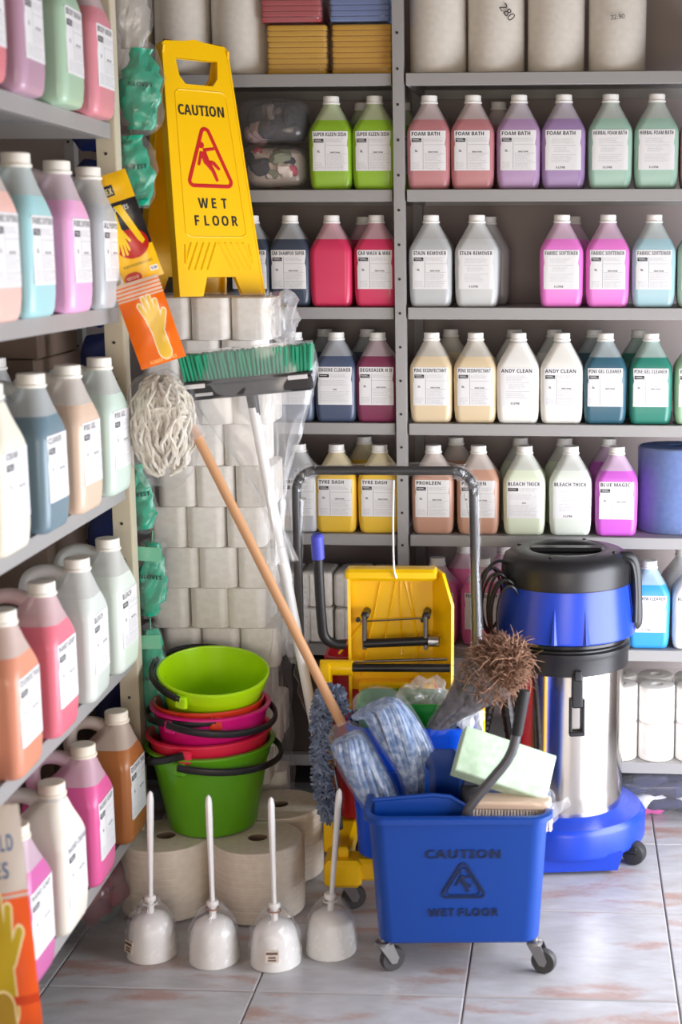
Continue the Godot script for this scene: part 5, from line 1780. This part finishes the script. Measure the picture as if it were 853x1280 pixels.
	for k in 9:
		var f := k / 8.0
		var c := a.lerp(tip, -0.04 + f * 0.96)
		var side := ax.cross(Vector3.BACK).normalized()
		var over := side.cross(ax)
		var ring := PackedVector3Array()
		for i in 26:
			var g := TAU * i / 26
			var q := 0.02 + 0.06 * f + nn.get_noise_3d(cos(g) * 0.3, f, sin(g) * 0.3) * 0.016
			ring.append(c + (side * cos(g) + over * sin(g)) * q)
		cone.append(ring)
	m.loft(cone, false, false)
	part(d, "plastic_cone", m, film(), Transform3D.IDENTITY, 50)
	m = MB.new()
	rng.seed = 37
	for k in 2600:
		var dd := (ax * rng.randf_range(-0.1, 1.0) + Vector3(rng.randf_range(-1, 1), rng.randf_range(-1, 1), rng.randf_range(-1, 1)) * 0.9).normalized()
		var s := a.lerp(tip, rng.randf_range(0.82, 1.0)) + dd * rng.randf_range(0.005, 0.03)
		var len := rng.randf_range(0.035, 0.078)
		var turn := dd.cross(Vector3(rng.randf_range(-1, 1), rng.randf_range(-1, 1), rng.randf_range(-1, 1))).normalized()
		var p := []
		for q in 5:
			var g := q / 4.0 * rng.randf_range(1.2, 1.9)
			p.append(s + (dd * sin(g) + turn * (1.0 - cos(g))) * len * 0.8 + Vector3(0, -0.006 * q / 4.0, 0))
		m.tube(p, [0.0010, 0.0019, 0.0022, 0.0016, 0.0005], 3)
	part(d, "feathers", m, paper_texture("feather_brown", Color8(104, 74, 58), Color8(168, 130, 104), 0.95)).set_meta("kind", "stuff")


# ---------------------------------------------------------------- vacuum cleaner
func vacuum() -> void:
	var o := thing("vacuum_cleaner", "blue and black wet-dry vacuum cleaner with a polished steel tank", "vacuum cleaner", Vector3(0.118, 0, -4.21), 0.1)
	var blue := mat("vacuum_blue", Color8(26, 64, 184), 0.3)
	var black := mat("vacuum_black", Color8(30, 30, 32), 0.38)
	var steel := mat("vacuum_steel", Color8(218, 214, 208), 0.16, 1.0)
	var m := MB.new()
	m.lathe([[0.165, 0.125], [0.168, 0.13], [0.168, 0.20], [0.1695, 0.205], [0.168, 0.21], [0.168, 0.58]], 64)
	part(o, "tank", m, steel)
	m = MB.new()
	m.lathe([[0.172, 0.566], [0.181, 0.570], [0.182, 0.612], [0.186, 0.618], [0.186, 0.632], [0.176, 0.636], [0.170, 0.655]], 64)
	part(o, "tank_rim", m, black)
	m = MB.new()
	m.lathe([[0.176, 0.640], [0.187, 0.650], [0.187, 0.658], [0.178, 0.662]], 64)
	part(o, "seal", m, mat("seal_black", Color8(18, 18, 20), 0.25))
	m = MB.new()
	m.lathe([[0.185, 0.660], [0.200, 0.664], [0.202, 0.670], [0.184, 0.812], [0.18, 0.818]], 64)
	var dome := part(o, "motor_housing", m, blue)
	for g in [-0.30, 0.16]:
		# moulded fins that taper upwards
		var fin := MB.new()
		var dirv := Vector3(sin(g), 0, cos(g))
		fin.x = frame(Vector3(cos(g), 0, -sin(g)), Vector3.UP, dirv * 0.0)
		fin.loft([PackedVector3Array([Vector3(-0.016, 0.667, 0.195), Vector3(0.016, 0.667, 0.195), Vector3(0.004, 0.667, 0.211), Vector3(-0.004, 0.667, 0.211)]), PackedVector3Array([Vector3(-0.002, 0.765, 0.186), Vector3(0.002, 0.765, 0.186), Vector3(0.001, 0.765, 0.1905), Vector3(-0.001, 0.765, 0.1905)])])
		part(dome, "fin", fin, blue)
	m = MB.new()
	m.hollow([[0.0005, 0.80], [0.186, 0.81], [0.188, 0.815], [0.187, 0.862], [0.178, 0.886], [0.16, 0.898], [0.13, 0.903], [0.11, 0.902], [0.10, 0.894], [0.085, 0.872], [0.0005, 0.868]], 64)
	var lid := part(o, "lid", m, black)
	m = MB.new()
	m.box(Vector3(0, 0.893, 0), Vector3(0.05, 0.016, 0.21), 0.006)
	part(lid, "carry_bar", m, black, Transform3D(Basis(Vector3.UP, PI / 2 - 0.1), Vector3(0, 0.0, -0.03)))
	for g in [0.5, 2.0, 3.6, 5.2]:
		m = MB.new()
		m.x.origin = Vector3(0.145 * cos(g), 0.9, 0.145 * sin(g))
		m.lathe([[0.006, -0.004], [0.006, 0.004], [0.004, 0.005]], 10)
		part(lid, "screw", m, mat("screw_dark", Color8(16, 16, 18), 0.3))
	# side handle of the housing
	m = MB.new()
	m.tube(curve([Vector3(0.150, 0.885, 0.055), Vector3(0.175, 0.882, 0.055), Vector3(0.190, 0.85, 0.055), Vector3(0.195, 0.77, 0.055), Vector3(0.197, 0.70, 0.055), Vector3(0.188, 0.685, 0.055)], 5), 0.013, 10, false, 1.3)
	part(o, "side_handle", m, black)
	m = MB.new()
	m.tube(curve([Vector3(0.150, 0.885, 0.085), Vector3(0.176, 0.87, 0.09), Vector3(0.187, 0.80, 0.085), Vector3(0.188, 0.70, 0.085)], 5), 0.008, 8)
	part(o, "side_handle", m, black)
	# latch on the front
	for g in [0.06, PI + 0.06]:
		m = MB.new()
		m.x = Transform3D(Basis(Vector3.UP, g), Vector3.ZERO)
		m.box(Vector3(-0.0, 0.53, 0.178), Vector3(0.03, 0.10, 0.014), 0.004)
		m.box(Vector3(-0.0, 0.575, 0.186), Vector3(0.02, 0.03, 0.012), 0.003)
		m.box(Vector3(-0.018, 0.455, 0.176), Vector3(0.008, 0.1, 0.012), 0.002)
		m.box(Vector3(0.018, 0.455, 0.176), Vector3(0.008, 0.1, 0.012), 0.002)
		m.box(Vector3(0.0, 0.405, 0.178), Vector3(0.044, 0.014, 0.014), 0.003)
		part(o, "latch", m, black)
	# base with casters
	m = MB.new()
	m.hollow([[0.0005, 0.06], [0.215, 0.045], [0.235, 0.05], [0.238, 0.058], [0.238, 0.118], [0.225, 0.135], [0.19, 0.142], [0.172, 0.152], [0.166, 0.152], [0.16, 0.13], [0.0005, 0.128]], 64)
	var base := part(o, "base", m, blue)
	m = MB.new()
	m.prism(PackedVector2Array([Vector2(-0.13, 0.012), Vector2(0.125, 0.012), Vector2(0.14, 0.06), Vector2(-0.145, 0.06)]), 0.12, 0.218)
	part(base, "skirt", m, blue)
	for g in [0.72, 2.3, 3.9, 5.5]:
		m = MB.new()
		m.x.origin = Vector3(0.222 * cos(g), 0, 0.222 * sin(g))
		m.lathe([[0.012, 0.03], [0.012, 0.07]], 10)
		m.x = Transform3D(Basis(Vector3.UP, -0.5), m.x.origin)
		m.box(Vector3(0.006, 0.046, 0), Vector3(0.056, 0.034, 0.04), 0.012)
		var c := part(base, "caster", m, black)
		m = MB.new()
		m.x = Transform3D(Basis(Vector3.UP, -0.5) * Basis(Vector3.RIGHT, PI / 2), Vector3(0.222 * cos(g) + 0.018, 0.034, 0.222 * sin(g)))
		m.lathe([[0.022, -0.022], [0.031, -0.018], [0.034, -0.009], [0.034, 0.009], [0.031, 0.018], [0.022, 0.022]], 24)
		part(c, "wheel", m, mat("wheel_grey", Color8(46, 46, 48), 0.5))
	# power cord hanging in a coil at the side of the head
	m = MB.new()
	rng.seed = 52
	for k in 7:
		var p := []
		for i in 22:
			var g := TAU * i / 22
			p.append(Vector3(-0.222 + 0.008 * k - 0.034 * cos(g) * (1 + 0.1 * (k % 3)), 0.76 + 0.095 * sin(g) * (1 + 0.08 * (k % 2)) - 0.006 * k, 0.05 + 0.014 * (k - 3) + 0.02 * sin(g)))
		m.tube(p, 0.0042, 6, true)
	m.tube(curve([Vector3(-0.165, 0.862, 0.05), Vector3(-0.195, 0.878, 0.05), Vector3(-0.225, 0.862, 0.05), Vector3(-0.245, 0.82, 0.055)], 5), 0.005, 6)
	part(o, "power_cord", m, black)
	# the ribbed hose, looped on the floor side next to the trolley
	m = MB.new()
	var hose := curve([Vector3(-0.15, 0.615, 0.10), Vector3(-0.20, 0.60, 0.13), Vector3(-0.185, 0.48, 0.17), Vector3(-0.165, 0.30, 0.185), Vector3(-0.19, 0.16, 0.16), Vector3(-0.25, 0.10, 0.08), Vector3(-0.27, 0.2, 0.0), Vector3(-0.24, 0.38, 0.02), Vector3(-0.215, 0.52, 0.06)], 18)
	var ribs := []
	for i in hose.size():
		ribs.append(0.0165 if i % 2 else 0.0185)
	m.tube(hose, ribs, 10)
	part(o, "hose", m, mat("hose_black", Color8(26, 24, 24), 0.45), Transform3D.IDENTITY, 20)


# ---------------------------------------------------------------- go
func _ready() -> void:
	# camera: standing eye height, a shifted lens (the picture is the left part of a wider view)
	var f := 1867.0
	var pitch := atan(321.0 / f)
	var yaw := 38.0 / f
	var cam := Camera3D.new()
	cam.name = "camera"
	cam.near = 0.05
	cam.far = 60.0
	cam.projection = Camera3D.PROJECTION_FRUSTUM
	cam.size = 1280.0 / f * cam.near
	cam.frustum_offset = Vector2((426.5 - 620.0) / f * cam.near, 0)
	cam.position = Vector3(0, EYE, 0)
	cam.rotation = Vector3(-pitch, yaw, 0)
	var lens := CameraAttributesPhysical.new()
	lens.frustum_focal_length = 35.0
	lens.frustum_near = 0.05
	lens.frustum_far = 60.0
	lens.frustum_focus_distance = 4.4
	lens.exposure_aperture = 1.8
	cam.attributes = lens
	cam.near = 0.05
	add_child(cam)
	cam.current = true
	# overcast daylight
	var env := Environment.new()
	env.background_mode = Environment.BG_SKY
	var sky := Sky.new()
	var sm := ProceduralSkyMaterial.new()
	sm.sky_top_color = Color8(214, 226, 244)
	sm.sky_horizon_color = Color8(236, 242, 250)
	sm.ground_horizon_color = Color8(190, 190, 190)
	sm.ground_bottom_color = Color8(150, 148, 146)
	sky.sky_material = sm
	env.sky = sky
	env.background_energy_multiplier = 1.0
	env.tonemap_mode = Environment.TONE_MAPPER_LINEAR
	env.tonemap_exposure = 1.1
	env.sdfgi_enabled = true
	env.ssao_enabled = true
	env.ssil_enabled = true
	var we := WorldEnvironment.new()
	we.name = "environment"
	we.environment = env
	add_child(we)
	# daylight through the doorway and through the shop window
	var door := AreaLight3D.new()
	door.name = "doorway_daylight"
	door.area_size = Vector2(2.0, 1.35)
	door.light_color = Color8(244, 246, 255)
	door.light_energy = 9.0
	door.shadow_enabled = true
	door.position = Vector3(1.40, 0.70, -3.1)
	door.rotation = Vector3(0, PI / 2, 0)
	add_child(door)
	var shop := AreaLight3D.new()
	shop.name = "shop_window_daylight"
	shop.area_size = Vector2(2.0, 1.3)
	shop.light_color = Color8(255, 240, 222)
	shop.light_energy = 6.2
	shop.shadow_enabled = true
	shop.position = Vector3(0.0, 1.15, 2.02)
	shop.rotation = Vector3(0, 0, 0)
	add_child(shop)
	setting()
	make_jug_meshes()
	racks()
	vacuum()
	mop_bucket()
	trolley()
	roll_stack()
	warning_sign()
	broom()
	mop()
	floor_goods()
	back_jugs()
	side_jugs()
	shelf_goods()
	hanging_packs()
